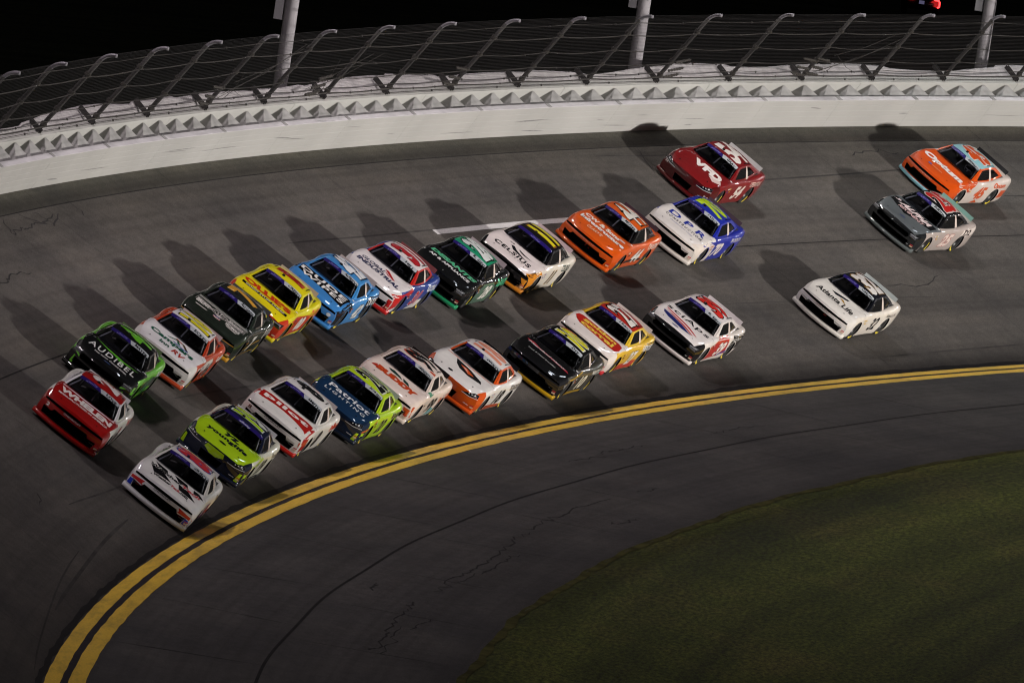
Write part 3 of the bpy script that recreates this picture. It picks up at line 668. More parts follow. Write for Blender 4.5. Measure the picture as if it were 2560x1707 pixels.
# spoiler blade, roof pod, cage, seat, mirror-less cowl
b = bmesh.new(); rings = []
for i in range(13):
    y = -.64 + 1.28 * i / 12; x = -2.30 + .03 * (y / .7) ** 2; rings.append([b.verts.new(p) for p in ((x + .03, y, .94), (x - .05, y, 1.078), (x - .063, y, 1.075), (x + .012, y, .935))])
for a, c in zip(rings, rings[1:]):
    for k in range(4): b.faces.new((a[k], a[(k + 1) % 4], c[(k + 1) % 4], c[k]))
b.faces.new(rings[0]); b.faces.new(rings[-1][::-1]); bmesh.ops.recalc_face_normals(b, faces=b.faces[:]); ME['spoiler'] = bm_mesh('spoiler', b)
b = bmesh.new(); box(b, -.16, -.06, -.20, -.12, 1.255, 1.31)
for v in b.verts:
    if v.co.z > 1.29 and v.co.x > -.1: v.co.x -= .03; v.co.z -= .01
bmesh.ops.bevel(b, geom=b.edges[:], offset=.008, segments=2, affect='EDGES'); ME['pod'] = bm_mesh('roof_camera', b)
b = bmesh.new()
for pts in ([(-.45, -.50, .86), (-.45, -.50, 1.13), (-.45, -.42, 1.20), (-.45, .42, 1.20), (-.45, .50, 1.13), (-.45, .50, .86)], [(-.45, -.46, 1.18), (.08, -.50, 1.16), (.58, -.66, .88)], [(-.45, .46, 1.18), (.08, .50, 1.16), (.58, .66, .88)], [(.10, -.50, 1.15), (.10, .50, 1.15)], [(-.45, -.48, .88), (-.45, .46, 1.16)], [(.12, 0, 1.19), (.55, 0, .89)]): tube(b, pts, .025, 8)
ME['cage'] = bm_mesh('roll_cage', b, True)
b = bmesh.new(); box(b, -.42, -.28, .10, .58, .84, 1.12); box(b, -.30, -.08, .06, .13, .95, 1.10); box(b, -.30, -.08, .55, .62, .95, 1.10); bmesh.ops.bevel(b, geom=b.edges[:], offset=.025, segments=2, affect='EDGES'); ME['seat'] = bm_mesh('seat', b, True)
b = bmesh.new(); tube(b, [(.22 + .05 * math.sin(a), .34 + .16 * math.cos(a), .95 + .15 * math.sin(a)) for a in np.linspace(0, 2 * math.pi, 21)], .014, 6, False); tube(b, [(.22, .34, .95), (.40, .34, .88)], .02, 6); tube(b, [(.22, .19, .95), (.22, .49, .95)], .012, 6); ME['wheel_in'] = bm_mesh('steering_wheel', b, True)
b = bmesh.new(); box(b, .34, .62, -.62, .62, .84, .905); bmesh.ops.bevel(b, geom=b.edges[:], offset=.02, segments=2, affect='EDGES'); ME['dash'] = bm_mesh('dashboard', b)
KIND = {k: build_kind(k) for k in SHAPE}
BV = {}
for k in SHAPE:
    V, F = [], []
    for mm in [KIND[k][q] for q in KIND[k] if q not in ('nose_fn', 'lamp_l', 'lamp_r', 'cockpit', 'floor') and not q.startswith('wells')] + [ME['roof'], ME['wind'], ME['side_l'], ME['rear'], ME['bpost']]:
        o = len(V); V += [v.co.copy() for v in mm.vertices]; F += [tuple(o + i for i in p.vertices) for p in mm.polygons]
    BV[k] = BVHTree.FromPolygons(V, F)

# ------------------------------------------------------------------ decals: flat shapes or lettering wrapped on the car
_T = {}
def text2d(txt, bold, shear, space=1.0):
    key = (txt, bold, shear, space)
    if key in _T: return _T[key]
    c = bpy.data.curves.new('t', 'FONT'); c.body = txt; c.offset = bold; c.shear = shear; c.space_character = space; c.resolution_u = 3; c.space_line = .85; c.align_x = 'CENTER'
    o = bpy.data.objects.new('t', c); BENCH.collection.objects.link(o); dg = bench_dg(); me = bpy.data.meshes.new_from_object(o.evaluated_get(dg))
    bpy.data.objects.remove(o); bpy.data.curves.remove(c)
    v = np.array([x.co[:2] for x in me.vertices]); f = [tuple(p.vertices) for p in me.polygons]; bpy.data.meshes.remove(me)
    lo, hi = v.min(0), v.max(0); v = (v - (lo + hi) / 2) / (hi - lo); _T[key] = (v, f, (hi - lo)); return _T[key]
VIEW = {  # (a,b) of the flat shape -> car space, and cast direction
    'T': (lambda a, b: Vector((b, a, 3)), Vector((0, 0, -1))), 'L': (lambda a, b: Vector((a, 3, b)), Vector((0, -1, 0))), 'F': (lambda a, b: Vector((5, a, b)), Vector((-1, 0, 0)))}
def wrap(kind, view, v2, faces, layer, name, step=None):
    """v2 in view coordinates: T=(y,x) L=(x,z) F=(y,z)"""
    step = step or (.10 if view == 'T' else .05)
    bm = bmesh.new(); vs = [bm.verts.new((x, y, 0)) for x, y in v2]
    for f in faces:
        if len(set(f)) > 2:
            try: bm.faces.new([vs[i] for i in f])
            except ValueError: pass
    bmesh.ops.triangulate(bm, faces=[f for f in bm.faces if len(f.verts) > 4])
    lo = v2.min(0); hi = v2.max(0)
    for ax in (0, 1):
        k = math.ceil(lo[ax] / step) * step
        while k < hi[ax]:
            co = [0, 0, 0]; co[ax] = k + .0007; no_ = [0, 0, 0]; no_[ax] = 1
            bmesh.ops.bisect_plane(bm, geom=bm.verts[:] + bm.edges[:] + bm.faces[:], plane_co=co, plane_no=no_, dist=1e-6); k += step
    fn, dr = VIEW[view]; dead = []
    for v in bm.verts:
        h = BV[kind].ray_cast(fn(v.co.x, v.co.y), dr)
        if h[0] is None or (view == 'L' and h[0].y < .5) or (view == 'F' and h[0].x < 1.8): dead.append(v); continue
        n = h[1] if h[1].dot(dr) < 0 else -h[1]; v.co = h[0] + n * (.0035 + .0022 * layer)
    bmesh.ops.delete(bm, geom=dead, context='VERTS')
    # drop faces stretched over edges and openings
    bad = [f for f in bm.faces if max(e.calc_length() for e in f.edges) > (step * 2.6 if view == 'T' else .30)]
    bmesh.ops.delete(bm, geom=bad, context='FACES')
    if not bm.faces: bm.free(); return None
    bmesh.ops.recalc_face_normals(bm, faces=bm.faces[:])
    return bm_mesh(name, bm, True)
def lettering(car, txt, hx, view, x, y, w, h, bold=.012, shear=0, layer=1, name='lettering', out=None, oc=.03, rot=0, space=1.0):
    """text box centred at (x,y) of the car: T = hood (x, y across), R = roof reading from the infield side, L = near side (x,z), F = nose (y,z)"""
    todo = [(hx, bold, layer)]
    if out: todo.insert(0, (out, bold + oc, layer - .6))
    for c_, bo, ly in todo:
        v, f, sz = text2d(txt, bo, shear, space); grow = (bo - bold) * 2
        base = text2d(txt, bold, shear, space)[2]; sx, sy = w * (sz[0] / base[0]), h * (sz[1] / base[1])
        a, b = v[:, 0] * sx, v[:, 1] * sy
        if rot: a, b = a * math.cos(rot) - b * math.sin(rot), a * math.sin(rot) + b * math.cos(rot)
        if view == 'T': q = np.stack([y + a, x - b], 1)
        elif view == 'R': q = np.stack([y - b, x - a], 1)
        elif view == 'L': q = np.stack([x - a, y + b], 1)
        else: q = np.stack([x + a, y + b], 1)
        me = wrap(car['kind'], 'T' if view == 'R' else view, q, f, ly, name)
        if me: obj(name if ly == layer else 'lettering_border', me, paint(c_), car['root'])
def shape(car, hx, view, pts, layer=0, name='stripe'):
    v = np.array(pts, float); me = wrap(car['kind'], view, v, [tuple(range(len(pts)))], layer, name)
    if me: return obj(name, me, paint(hx), car['root'])
def ell(cx, cy, rx, ry, n=20): return [(cx + rx * math.cos(2 * math.pi * i / n), cy + ry * math.sin(2 * math.pi * i / n)) for i in range(n)]
def sym(pts): return [(-a, b) for a, b in pts][::-1]

M_BLACK = mat('black_plastic', (.008, .008, .008), .8, spec=.1); M_TYRE = mat('tyre_rubber', (.014, .014, .014), .8); M_RIM = mat('black_rim', (.03, .03, .03), .4, .4)
M_TTXT = mat('yellow_tyre_print', (.62, .48, .03), .6); M_INT = mat('cockpit_black', (.02, .02, .022), .8); M_CAGE = mat('cage_tube', (.42, .42, .45), .45); M_SEAT = mat('seat_shell', (.20, .20, .22), .6)
M_NET = mat('window_net_web', (.008, .008, .008), .9, spec=.05); M_LAMP = mat('headlight_decal', (.10, .10, .11), .2, 0, .6, noise=.5, nscale=30); M_GRILLE = mat('grille_black', (.004, .004, .004), .9, spec=.05)
def glass_mat(name, tint, mixf):
    m = bpy.data.materials.new(name); m.use_nodes = True; t = m.node_tree; out = t.nodes['Material Output']; t.nodes.remove(t.nodes['Principled BSDF'])
    tr = node(t, 'ShaderNodeBsdfTransparent'); tr.inputs[0].default_value = (*tint, 1); gl = node(t, 'ShaderNodeBsdfGlossy'); gl.inputs['Roughness'].default_value = .06; gl.inputs[0].default_value = (1, 1, 1, 1)
    fr = node(t, 'ShaderNodeFresnel'); fr.inputs[0].default_value = 1.5; mx = node(t, 'ShaderNodeMixShader'); t.links.new(fr.outputs[0], mx.inputs[0]); t.links.new(tr.outputs[0], mx.inputs[1]); t.links.new(gl.outputs[0], mx.inputs[2]); t.links.new(mx.outputs[0], out.inputs[0]); return m
M_WIND = glass_mat('windshield_glass', (.68, .70, .76), 1); M_QTR = glass_mat('quarter_glass', (.35, .33, .30), 1)
M_SPCLEAR = None
CARPOS = {'2': (-0.067393, 4.061, 0.03377), '88': (-0.065908, 1.147, 0.03269), '41': (-0.095169, 5.060, 0.03291), '16': (-0.118179, 4.940, 0.03955), '19': (-0.098589, 1.587, 0.01800), '8': (-0.126470, 1.825, 0.01993), '7': (-0.141156, 5.374, 0.03387), '00': (-0.160856, 5.659, 0.03925), '20': (-0.148125, 1.632, 0.02012), '99': (-0.169311, 1.906, 0.03406), '42': (-0.180528, 5.674, 0.03172), '31': (-0.201067, 5.821, 0.02628), '28': (-0.221300, 5.640, 0.03935), '11': (-0.243204, 5.907, 0.04336), '18': (-0.190826, 1.682, 0.02417), '10': (-0.217857, 1.677, 0.04276), '27': (-0.238828, 2.315, 0.04319), '44': (-0.271816, 6.445, 0.05905), '70': (-0.294651, 6.448, 0.05952), '39': (-0.264862, 2.230, 0.03954), '54': (-0.315909, 8.953, 0.04083), '32': (-0.311332, 2.677, 0.03794), '25': (-0.353449, 6.335, 0.01205), '45': (-0.374802, 8.577, 0.00791)}
def make_car(num, kind, label, body, hood, nose, lip, roof, pillar, spoiler, name_txt, banner2='#aab0b6', tail=None):
    th, d, yaw = CARPOS[num]; s = th * R0
    f = Vector((-math.sin(th), math.cos(th), 0)); i = Vector((-math.cos(th) * math.cos(BANK), -math.sin(th) * math.cos(BANK), -math.sin(BANK))); u = f.cross(i); c, sn = math.cos(yaw), math.sin(yaw)
    fx, ly = f * c + i * sn, i * c - f * sn
    mw = Matrix((fx, ly, u)).transposed().to_4x4(); mw.translation = P(s, d) + u * .004
    r = empty('race_car', mw, label=label, cat='race car', group='race cars in the pack'); K = KIND[kind]; car = dict(kind=kind, root=r)
    part = lambda n, me, mt: obj(n, me, mt, r, omat=True)
    part('body', K['body'], paint(body)); part('hood', K['hood'], paint(hood)); fb = part('front_bumper', K['front_bumper'], paint(nose)); part('splitter', K['splitter'], paint(lip))
    part('tail_panel', K['tail'], paint(tail or body)); [part('wheel_well', K[q], M_BLACK) for q in K if q.startswith('wells')]; part('grille', K['grille'], M_GRILLE); part('cockpit_floor', K['cockpit'], M_INT)
    if 'floor' in K: part('underbody', K['floor'], M_BLACK)
    part('headlight', K['lamp_l'], M_LAMP); part('headlight', K['lamp_r'], M_LAMP)
    part('roof', ME['roof'], paint(roof)); part('side_frame', ME['side_l'], paint(pillar)); part('side_frame', ME['side_r'], paint(pillar)); part('pillar', ME['pil_l'], paint(pillar)); part('pillar', ME['pil_r'], paint(pillar))
    part('windshield', ME['wind'], M_WIND); part('rear_window', ME['rear'], M_QTR); part('window_net', ME['net'], M_NET); part('quarter_window', ME['winB_l'], M_QTR); part('quarter_window', ME['winB_r'], M_QTR); part('side_window', ME['winA_r'], M_QTR)
    part('window_post', ME['bpost'], paint('#cdbdb4')); part('spoiler', ME['spoiler'], paint(spoiler)); part('roof_camera', ME['pod'], M_BLACK)
    part('roll_cage', ME['cage'], M_CAGE); part('seat', ME['seat'], M_SEAT); part('steering_wheel', ME['wheel_in'], M_SEAT); part('dashboard', ME['dash'], M_INT)
    for x in ARCH:
        for sg in (1, -1):
            t = part('wheel', ME['tyre'], M_TYRE); t.location = (x, sg * .80, .348)
            if sg < 0: t.rotation_euler = (0, 0, math.pi)
            t.rotation_euler.rotate_axis('Y', random.random() * 3); obj('rim', ME['rim'], M_RIM, t, omat=True); obj('tyre_lettering', ME['tyre_text'], M_TTXT, t, omat=True)
    # windscreen banner: violet half, then the pale half with the name
    if name_txt:
        shape(car, '#231760', 'T', [(-.60, .105), (-.02, .165), (.06, .31), (-.58, .245)], 0, 'banner_stripe'); shape(car, banner2, 'T', [(-.02, .165), (.605, .105), (.635, .235), (.06, .31)], 0, 'banner_stripe')
        lettering(car, name_txt, '#101014', 'T', .215, .36, min(.46, .085 * len(name_txt)), .105, .03, 0, 1, rot=-.09)
        lettering(car, 'xfinity', '#7c76b8', 'T', .215, -.26, .34, .095, .004, 0, 1, rot=.09)
    else:
        shape(car, '#231760', 'T', [(-.60, .105), (0, .165), (.605, .105), (.635, .235), (0, .31), (-.635, .235)], 0, 'banner_stripe'); lettering(car, 'xfinity', '#7c76b8', 'T', .245, 0, .36, .10, .004, 0, 1)
    lettering(car, 'xfinity', '#d8d8dc', 'F', .70, .275, .16, .035, .01)
    shape(car, '#c9a890', 'F', [(.83, .24), (.92, .25), (.92, .29), (.83, .28)], 1, 'sticker_logo'); shape(car, '#b8323a', 'F', [(.83, .30), (.92, .31), (.92, .335), (.83, .325)], 1, 'sticker_logo')
    lettering(car, 'SUNOCO', '#2a2a30', 'T', 1.02, .86, .10, .05, .01)
    shape(car, '#d8d8d8', 'T', [(.80, .70), (.87, .68), (.87, .78), (.80, .80)], 1, 'sticker_logo')
    # small details every car carries: hood pins, roof rails, contingency stickers, lamp trim
    for y in (-.55, .55): shape(car, '#1a1a1a', 'T', ell(y, 2.06, .018, .03, 8), 2, 'hood_pin')
    for y in (-.53, .53): shape(car, '#151516', 'T', [(y - .012, -.45), (y + .012, -.45), (y + .012, -1.08), (y - .012, -1.08)], 2, 'roof_rail_trim')
    cols = ['#d8d2ca', '#b8322c', '#d8b02c', '#2a4a9c', '#e0dcd6', '#1c1c1e', '#c86a24']
    for k in range(6):
        x0 = 1.02 - .11 * (k % 3) - .02 * (k // 3); z0 = .66 - .10 * (k // 3); shape(car, random.choice(cols), 'L', [(x0, z0), (x0 - .085, z0), (x0 - .085, z0 + .045), (x0, z0 + .045)], 1, 'sticker_logo')
    for sg in (-1, 1):
        if kind == 'supra':
            for k in range(3): shape(car, '#dcdce0', 'F', ell(sg * (.62 + .08 * k), .572 + .012 * k, .018, .014, 8), 4, 'lamp_bead'); 
            shape(car, '#d0d0d4', 'F', [(sg * .42, .500), (sg * .66, .494), (sg * .89, .535), (sg * .89, .548), (sg * .66, .508), (sg * .42, .510)], 4, 'lamp_trim')
        elif kind == 'camaro': shape(car, '#8c8e94', 'F', [(sg * .66, .562), (sg * .85, .556), (sg * .85, .574), (sg * .66, .588)], 4, 'lamp_trim')
        else: shape(car, '#9a9ca2', 'F', [(sg * .66, .585), (sg * .88, .578), (sg * .88, .592), (sg * .66, .602)], 4, 'lamp_trim')
    return car
def roofnum(car, n, hx, out=None, w=None, h=.98, bold=.05, shear=0, oc=.035): lettering(car, n, hx, 'R', -.52, 0.0, w or (1.0 if len(n) > 1 else .72), h, bold, shear, 1, 'roof_number_lettering', out, oc)
def doornum(car, n, hx, out=None, x=-.18, w=None, h=.46, bold=.04, shear=.25, oc=.03): lettering(car, n, hx, 'L', x, .50, w or (.86 if len(n) > 1 else .5), h, bold, shear, 1, 'door_number_lettering', out, oc)
def rearq(car, t, hx, out=None, w=.95, h=.17, x=-1.42, z=.765, bold=.02, shear=0): lettering(car, t, hx, 'L', x, z, w, h, bold, shear, 1, 'lettering', out)
def maker(car, t, hx='#1c1c20', z=.525): lettering(car, t, hx, 'F', 0, z, .52, .042, .01)

# ------------------------------------------------------------------ the field of cars
# 88
c = make_car('88', 'camaro', 'white race car with black hood wedges and red and blue nose flashes', '#dcdcda', '#dedddb', '#d9d9dc', '#d4d4d6', '#dcdad8', '#d8d6d2', '#c8c8c8', 'ZILISCH')
for p in ([(-.68, 1.00), (-.30, 1.10), (-.22, 1.36), (-.52, 1.28)], [(-.74, 1.40), (-.34, 1.42), (-.02, 1.76), (-.54, 1.82)], [(-.10, 1.02), (.30, 1.02), (.40, 1.36), (.08, 1.30)], [(.12, 1.42), (.42, 1.44), (.74, 1.80), (.22, 1.80)], [(.50, 1.02), (.66, .98), (.88, 1.28), (.56, 1.34)]): shape(c, '#0e0e10', 'T', p, 0, 'hood_stripe')
lettering(c, 'Weather', '#121214', 'T', 1.36, -.28, .94, .20, .04, .1, 2, out='#dedddb', oc=.05); lettering(c, 'Tech', '#c0202a', 'T', 1.36, .49, .56, .20, .04, .1, 2, out='#dedddb', oc=.05)
lettering(c, 'Weather', '#121214', 'T', 1.92, -.26, .52, .18, .04); lettering(c, 'Tech', '#c0202a', 'T', 1.92, .14, .28, .18, .04); lettering(c, '.com', '#121214', 'T', 1.92, .41, .25, .16, .04)
maker(c, 'CHEVROLET'); roofnum(c, '88', '#c8323a', '#2a3f9a', h=1.0, w=0.94, bold=.06)
for f in (lambda q: q, sym): shape(c, '#c01c24', 'F', f([(.52, .52), (.92, .46), (.96, .38), (.58, .43)]), 0, 'nose_stripe'); shape(c, '#c01c24', 'F', f([(.48, .44), (.84, .42), (.70, .26), (.54, .32)]), 0, 'nose_stripe'); shape(c, '#1836b4', 'F', f([(.80, .38), (.95, .36), (.93, .22), (.78, .22), (.70, .30)]), 0, 'nose_stripe')
shape(c, '#b03a34', 'L', [(1.0, .20), (-2.2, .40), (-2.3, .55), (.9, .34)], 0); shape(c, '#2a49a0', 'L', [(1.0, .10), (-.95, .10), (-1.0, .30), (.95, .20)], 0); doornum(c, '88', '#c0303a', '#ffffff', w=.7, h=.34); rearq(c, 'WeatherTech', '#1a1a1c')
# 2
c = make_car('2', 'camaro', 'red race car with white roof number ahead of the black and green car', '#dedcd6', '#9a0d0b', '#8c0c0a', '#980d0b', '#9a0e0c', '#dcdbe0', '#d0d0d4', 'LOVE')
shape(c, '#dcdbe0', 'T', [(-.80, .90), (0, 1.00), (.80, .90), (.80, .97), (0, 1.09), (-.80, .97)], 0, 'cowl_stripe')
lettering(c, 'WHELEN', '#e4e0dc', 'T', 1.36, .02, 1.56, .40, .06, 0, 1); lettering(c, 'MANUFACTURED IN AMERICA', '#e0dcd8', 'T', 1.71, .02, 1.50, .13, .03); maker(c, 'CHEVROLET', '#d8d0d0')
roofnum(c, '2', '#e2dedc', w=.66, h=.80, bold=.06); lettering(c, '2', '#e8e4e0', 'F', -.72, .46, .09, .09, .03); doornum(c, '2', '#b81a1a', '#3a3a3a'); rearq(c, 'WHELEN', '#c02020', h=.2)
shape(c, '#c01a1a', 'L', [(-.9, .10), (-2.3, .30), (-2.3, .55), (-1.2, .30)], 0)
# 41
c = make_car('41', 'mustang', 'black race car with bright green stripes and green flanks behind the red car', '#63b52c', '#0b0b0c', '#0f1010', '#0c0d0d', '#0c0c0d', '#101010', '#6a7a5a', 'MAYER')
shape(c, '#5cb52a', 'T', [(-.72, .98), (-.30, 1.16), (.30, 1.26), (.74, 1.22), (.30, 1.36), (-.20, 1.28)], 0); shape(c, '#3f8f25', 'T', [(-.10, 1.28), (.25, 1.36), (.30, 1.62), (.20, 1.5)], 0)
lettering(c, 'AUDIBEL', '#dcdcdc', 'T', 1.58, 0, 1.44, .38, .01, 0, 1, space=1.25); lettering(c, 'Hear better. Connect better.', '#d0d0d0', 'T', 1.93, .05, 1.02, .13, .02)
shape(c, '#27406e', 'T', ell(0, 2.22, .11, .05), 0, 'oval_logo'); roofnum(c, '41', '#63b52c', h=1.0, w=0.97, bold=.05)
for f in (lambda q: q, sym): shape(c, '#63b52c', 'F', f([(.62, .42), (.97, .58), (.97, .63), (.60, .46)]), 0); shape(c, '#63b52c', 'F', f([(.70, .40), (.78, .41), (.80, .20), (.72, .20)]), 0); shape(c, '#63b52c', 'F', f([(.92, .62), (.97, .62), (.97, .40), (.93, .44)]), 0)
shape(c, '#101312', 'L', [(.9, .62), (-1.0, .72), (-2.1, .86), (-2.2, .70), (-1.0, .44), (.9, .34)], 0); rearq(c, 'AUDIBEL', '#e6e6e6', w=1.0, h=.16); doornum(c, '41', '#2c8048', '#0b0b0b')
# 16
c = make_car('16', 'camaro', 'white hooded race car with orange red sides, yellow roof number and green hood lettering', '#b5411f', '#d6d4d6', '#d2cfcb', '#b8431c', '#d8d6d8', '#b03a1e', '#c8c0c0', 'ECKES')
lettering(c, 'Campers', '#12503e', 'T', 1.58, 0, 1.38, .38, .04); lettering(c, 'RV', '#a03024', 'T', 2.0, .34, .40, .32, .03, .2); lettering(c, 'Inn', '#12503e', 'T', 1.96, -.12, .30, .24, .03)
shape(c, '#12503e', 'T', [(-.25, 1.30), (.05, 1.05), (.20, 1.34), (.10, 1.34), (.03, 1.15), (-.16, 1.30)], 0, 'logo'); shape(c, '#a8452c', 'T', [(-.02, 1.02), (.22, 1.08), (.18, 1.14), (-.02, 1.09)], 0, 'logo'); shape(c, '#4a3a22', 'T', [(.16, 1.08), (.26, 1.08), (.46, 1.36), (.36, 1.36)], 0, 'logo'); shape(c, '#3258a0', 'T', [(-.02, 1.36), (.30, 1.40), (.46, 1.36), (.46, 1.42), (.30, 1.47), (-.02, 1.42)], 0, 'logo')
roofnum(c, '16', '#d8cc1a', '#15120c', h=1.0, w=0.89, bold=.06); doornum(c, '16', '#17120f', '#e8e0d8', w=.8); shape(c, '#dcd4cc', 'L', [(1.6, .70), (.5, .80), (-.4, .82), (-.5, .60), (.8, .50), (1.7, .44)], 0); shape(c, '#dcd4cc', 'L', [(-.9, .72), (-1.5, .86), (-1.9, .80), (-1.4, .62)], 0); rearq(c, 'Campers', '#e8e0da', h=.14)
for f in (lambda q: q, sym): shape(c, '#b4b2b2', 'F', f([(.56, .44), (.80, .42), (.62, .28), (.50, .30)]), 1, 'nose_stripe')
lettering(c, 'CHEVROLET', '#8a8a8a', 'F', 0, .51, .4, .035, .01)
# 19
c = make_car('19', 'supra', 'lime hooded race car with navy nose and navy roof', '#d4d4c4', '#a6cc16', '#10182c', '#0f1830', '#141a30', '#131a30', '#c8ccd0', None)
lettering(c, 'younglife', '#0c1420', 'T', 1.58, .02, 1.26, .36, .05, 0, 1, space=1.1); lettering(c, 'YL', '#0c1420', 'T', 1.17, .06, .50, .30, .06, .3)
shape(c, '#141c10', 'T', ell(0, 2.00, .11, .06), 1, 'oval_logo'); shape(c, '#a6cc16', 'F', [(-.26, .60), (.26, .60), (.30, .50), (.10, .42), (-.10, .42), (-.30, .50)], 0)
for f in (lambda q: q, sym): shape(c, '#a6cc16', 'F', f([(.84, .44), (.97, .46), (.97, .20), (.80, .20)]), 0); shape(c, '#0b0c10', 'F', f([(.42, .515), (.66, .51), (.88, .56), (.85, .63), (.74, .63), (.58, .58)]), 2, 'headlight_trim')
roofnum(c, '19', '#a6cc16', '#c8d0c8', h=1.0, w=0.86, bold=.06); lettering(c, 'xfinity', '#b8b8d8', 'T', .25, .02, .34, .1, .01, 0, 2); rearq(c, 'Young Life', '#20242c'); doornum(c, '19', '#2a2c2a', '#c2c8a0'); shape(c, '#a6cc16', 'L', [(1.7, .68), (.4, .84), (.2, .78), (1.5, .56)], 0); shape(c, '#1a2030', 'L', [(1.0, .12), (-.9, .12), (-.9, .20), (1.0, .24)], 0)
# 8
c = make_car('8', 'camaro', 'white race car with red lettered band across the hood and black roof number', '#d6d2ca', '#d8d6d2', '#cfcdcb', '#b01a16', '#d6d4d2', '#d6d4d0', '#c0b8b8', 'SMITH')
shape(c, '#a81a14', 'T', [(-.93, 1.75), (-.92, 1.26), (-.60, 1.12), (0, 1.17), (.60, 1.12), (.92, 1.26), (.93, 2.05), (.72, 1.86), (.30, 1.70), (0, 1.66), (-.30, 1.66), (-.72, 1.76)], 0, 'hood_stripe')
lettering(c, 'pilot', '#e2deda', 'T', 1.42, 0, 1.42, .36, .05, 0, 1, space=1.15); maker(c, 'CHEVROLET'); roofnum(c, '8', '#121214', w=.60, h=.92, bold=.07); lettering(c, '8', '#1a1a1c', 'F', -.72, .47, .10, .09, .03)
doornum(c, '8', '#17171a', x=.2, w=.62, h=.52, bold=.07); rearq(c, 'pilot', '#b42420', h=.24, bold=.05); shape(c, '#9a1c18', 'L', [(2.1, .60), (1.75, .66), (1.72, .30), (2.0, .20)], 0); shape(c, '#a81a14', 'F', [(.84, .58), (.97, .56), (.97, .34), (.90, .36)], 0)
for f in (lambda q: q, sym): shape(c, '#a5a5a6', 'F', f([(.56, .44), (.80, .42), (.62, .28), (.50, .30)]), 1, 'nose_stripe')
# 7
c = make_car('7', 'camaro', 'dark green black race car with white hood pinstripes and gold seven on the roof', '#20281f', '#1a211a', '#1b231b', '#c08a1e', '#1d211f', '#202822', '#4c4c4c', 'ALLGAIER')
for k in range(3): shape(c, '#c9c6c2', 'T', [(-.80, .98 + .07 * k), (0, 1.06 + .07 * k), (.80, .98 + .07 * k), (.84, 1.0 + .07 * k), (.4, 1.05 + .07 * k), (0, 1.085 + .07 * k), (-.80, 1.005 + .07 * k)], 0, 'pinstripe')
for k in range(7):
    a = -.62 + .30 * k / 2; q = -.32 + .107 * k; shape(c, '#c4bdba', 'T', [(q, 1.30 + .05 * abs(k - 3)), (q + .03, 1.30 + .05 * abs(k - 3)), (.015, 1.66), (-.015, 1.66)], 0, 'parachute_stripe')
shape(c, '#c4bdba', 'T', [(-.34, 1.44), (-.20, 1.30), (0, 1.25), (.20, 1.30), (.34, 1.44), (.31, 1.45), (.18, 1.33), (0, 1.285), (-.18, 1.33), (-.31, 1.45)], 0, 'parachute_stripe')
shape(c, '#d8d4d0', 'T', ell(0, 1.76, .12, .09), 0, 'flag_logo'); [shape(c, '#a8242c', 'T', [(-.10 + .05 * k, 1.74), (-.08 + .05 * k, 1.74), (-.08 + .05 * k, 1.84), (-.10 + .05 * k, 1.84)], 1, 'flag_stripe') for k in range(5)]; shape(c, '#2a3674', 'T', ell(0, 1.71, .11, .03), 1, 'flag_logo')
[shape(c, '#7e7b78', 'T', f([(-.90, 1.20), (-.40, 1.30), (-.18, 1.46), (-.34, 1.58), (-.60, 1.48), (-.90, 1.52)]), -1, 'wing_stripe') for f in (lambda q: q, sym)]
lettering(c, "HELLMANN'S", '#e0dcd8', 'T', 1.64, .50, .46, .18, .03, 0, 1); lettering(c, 'BRUNT', '#d4d0cc', 'T', 1.48, -.54, .42, .26, .04); lettering(c, 'BRANDT', '#d0cbc7', 'T', 1.34, .52, .48, .18, .02)
for sgn in (-1, 1): shape(c, '#b8b4b0', 'T', [(sgn * .30, 1.76), (sgn * .70, 1.76), (sgn * .66, 1.82), (sgn * .34, 1.82)], 0, 'ribbon_stripe')
roofnum(c, '7', '#d09a38', w=.74, h=.96, bold=.05); shape(c, '#c08a1e', 'F', [(-.88, .535), (0, .55), (.88, .535), (.88, .52), (0, .53), (-.88, .52)], 1); shape(c, '#c08a1e', 'F', [(.80, .22), (.97, .22), (.97, .30), (.84, .30)], 1)
for k in range(6): shape(c, '#d2ceca', 'L', [(-.95 - .2 * k, .60), (-1.02 - .2 * k, .60), (-1.10 - .2 * k, .86), (-1.03 - .2 * k, .86)], 0, 'pinstripe')
shape(c, '#c08a1e', 'L', [(1.0, .34), (-.9, .52), (-.9, .55), (1.0, .38)], 0); shape(c, '#c08a1e', 'L', [(1.0, .12), (-.9, .20), (-.9, .235), (1.0, .155)], 0); doornum(c, '7', '#dcd8d2', x=.1, w=.6)
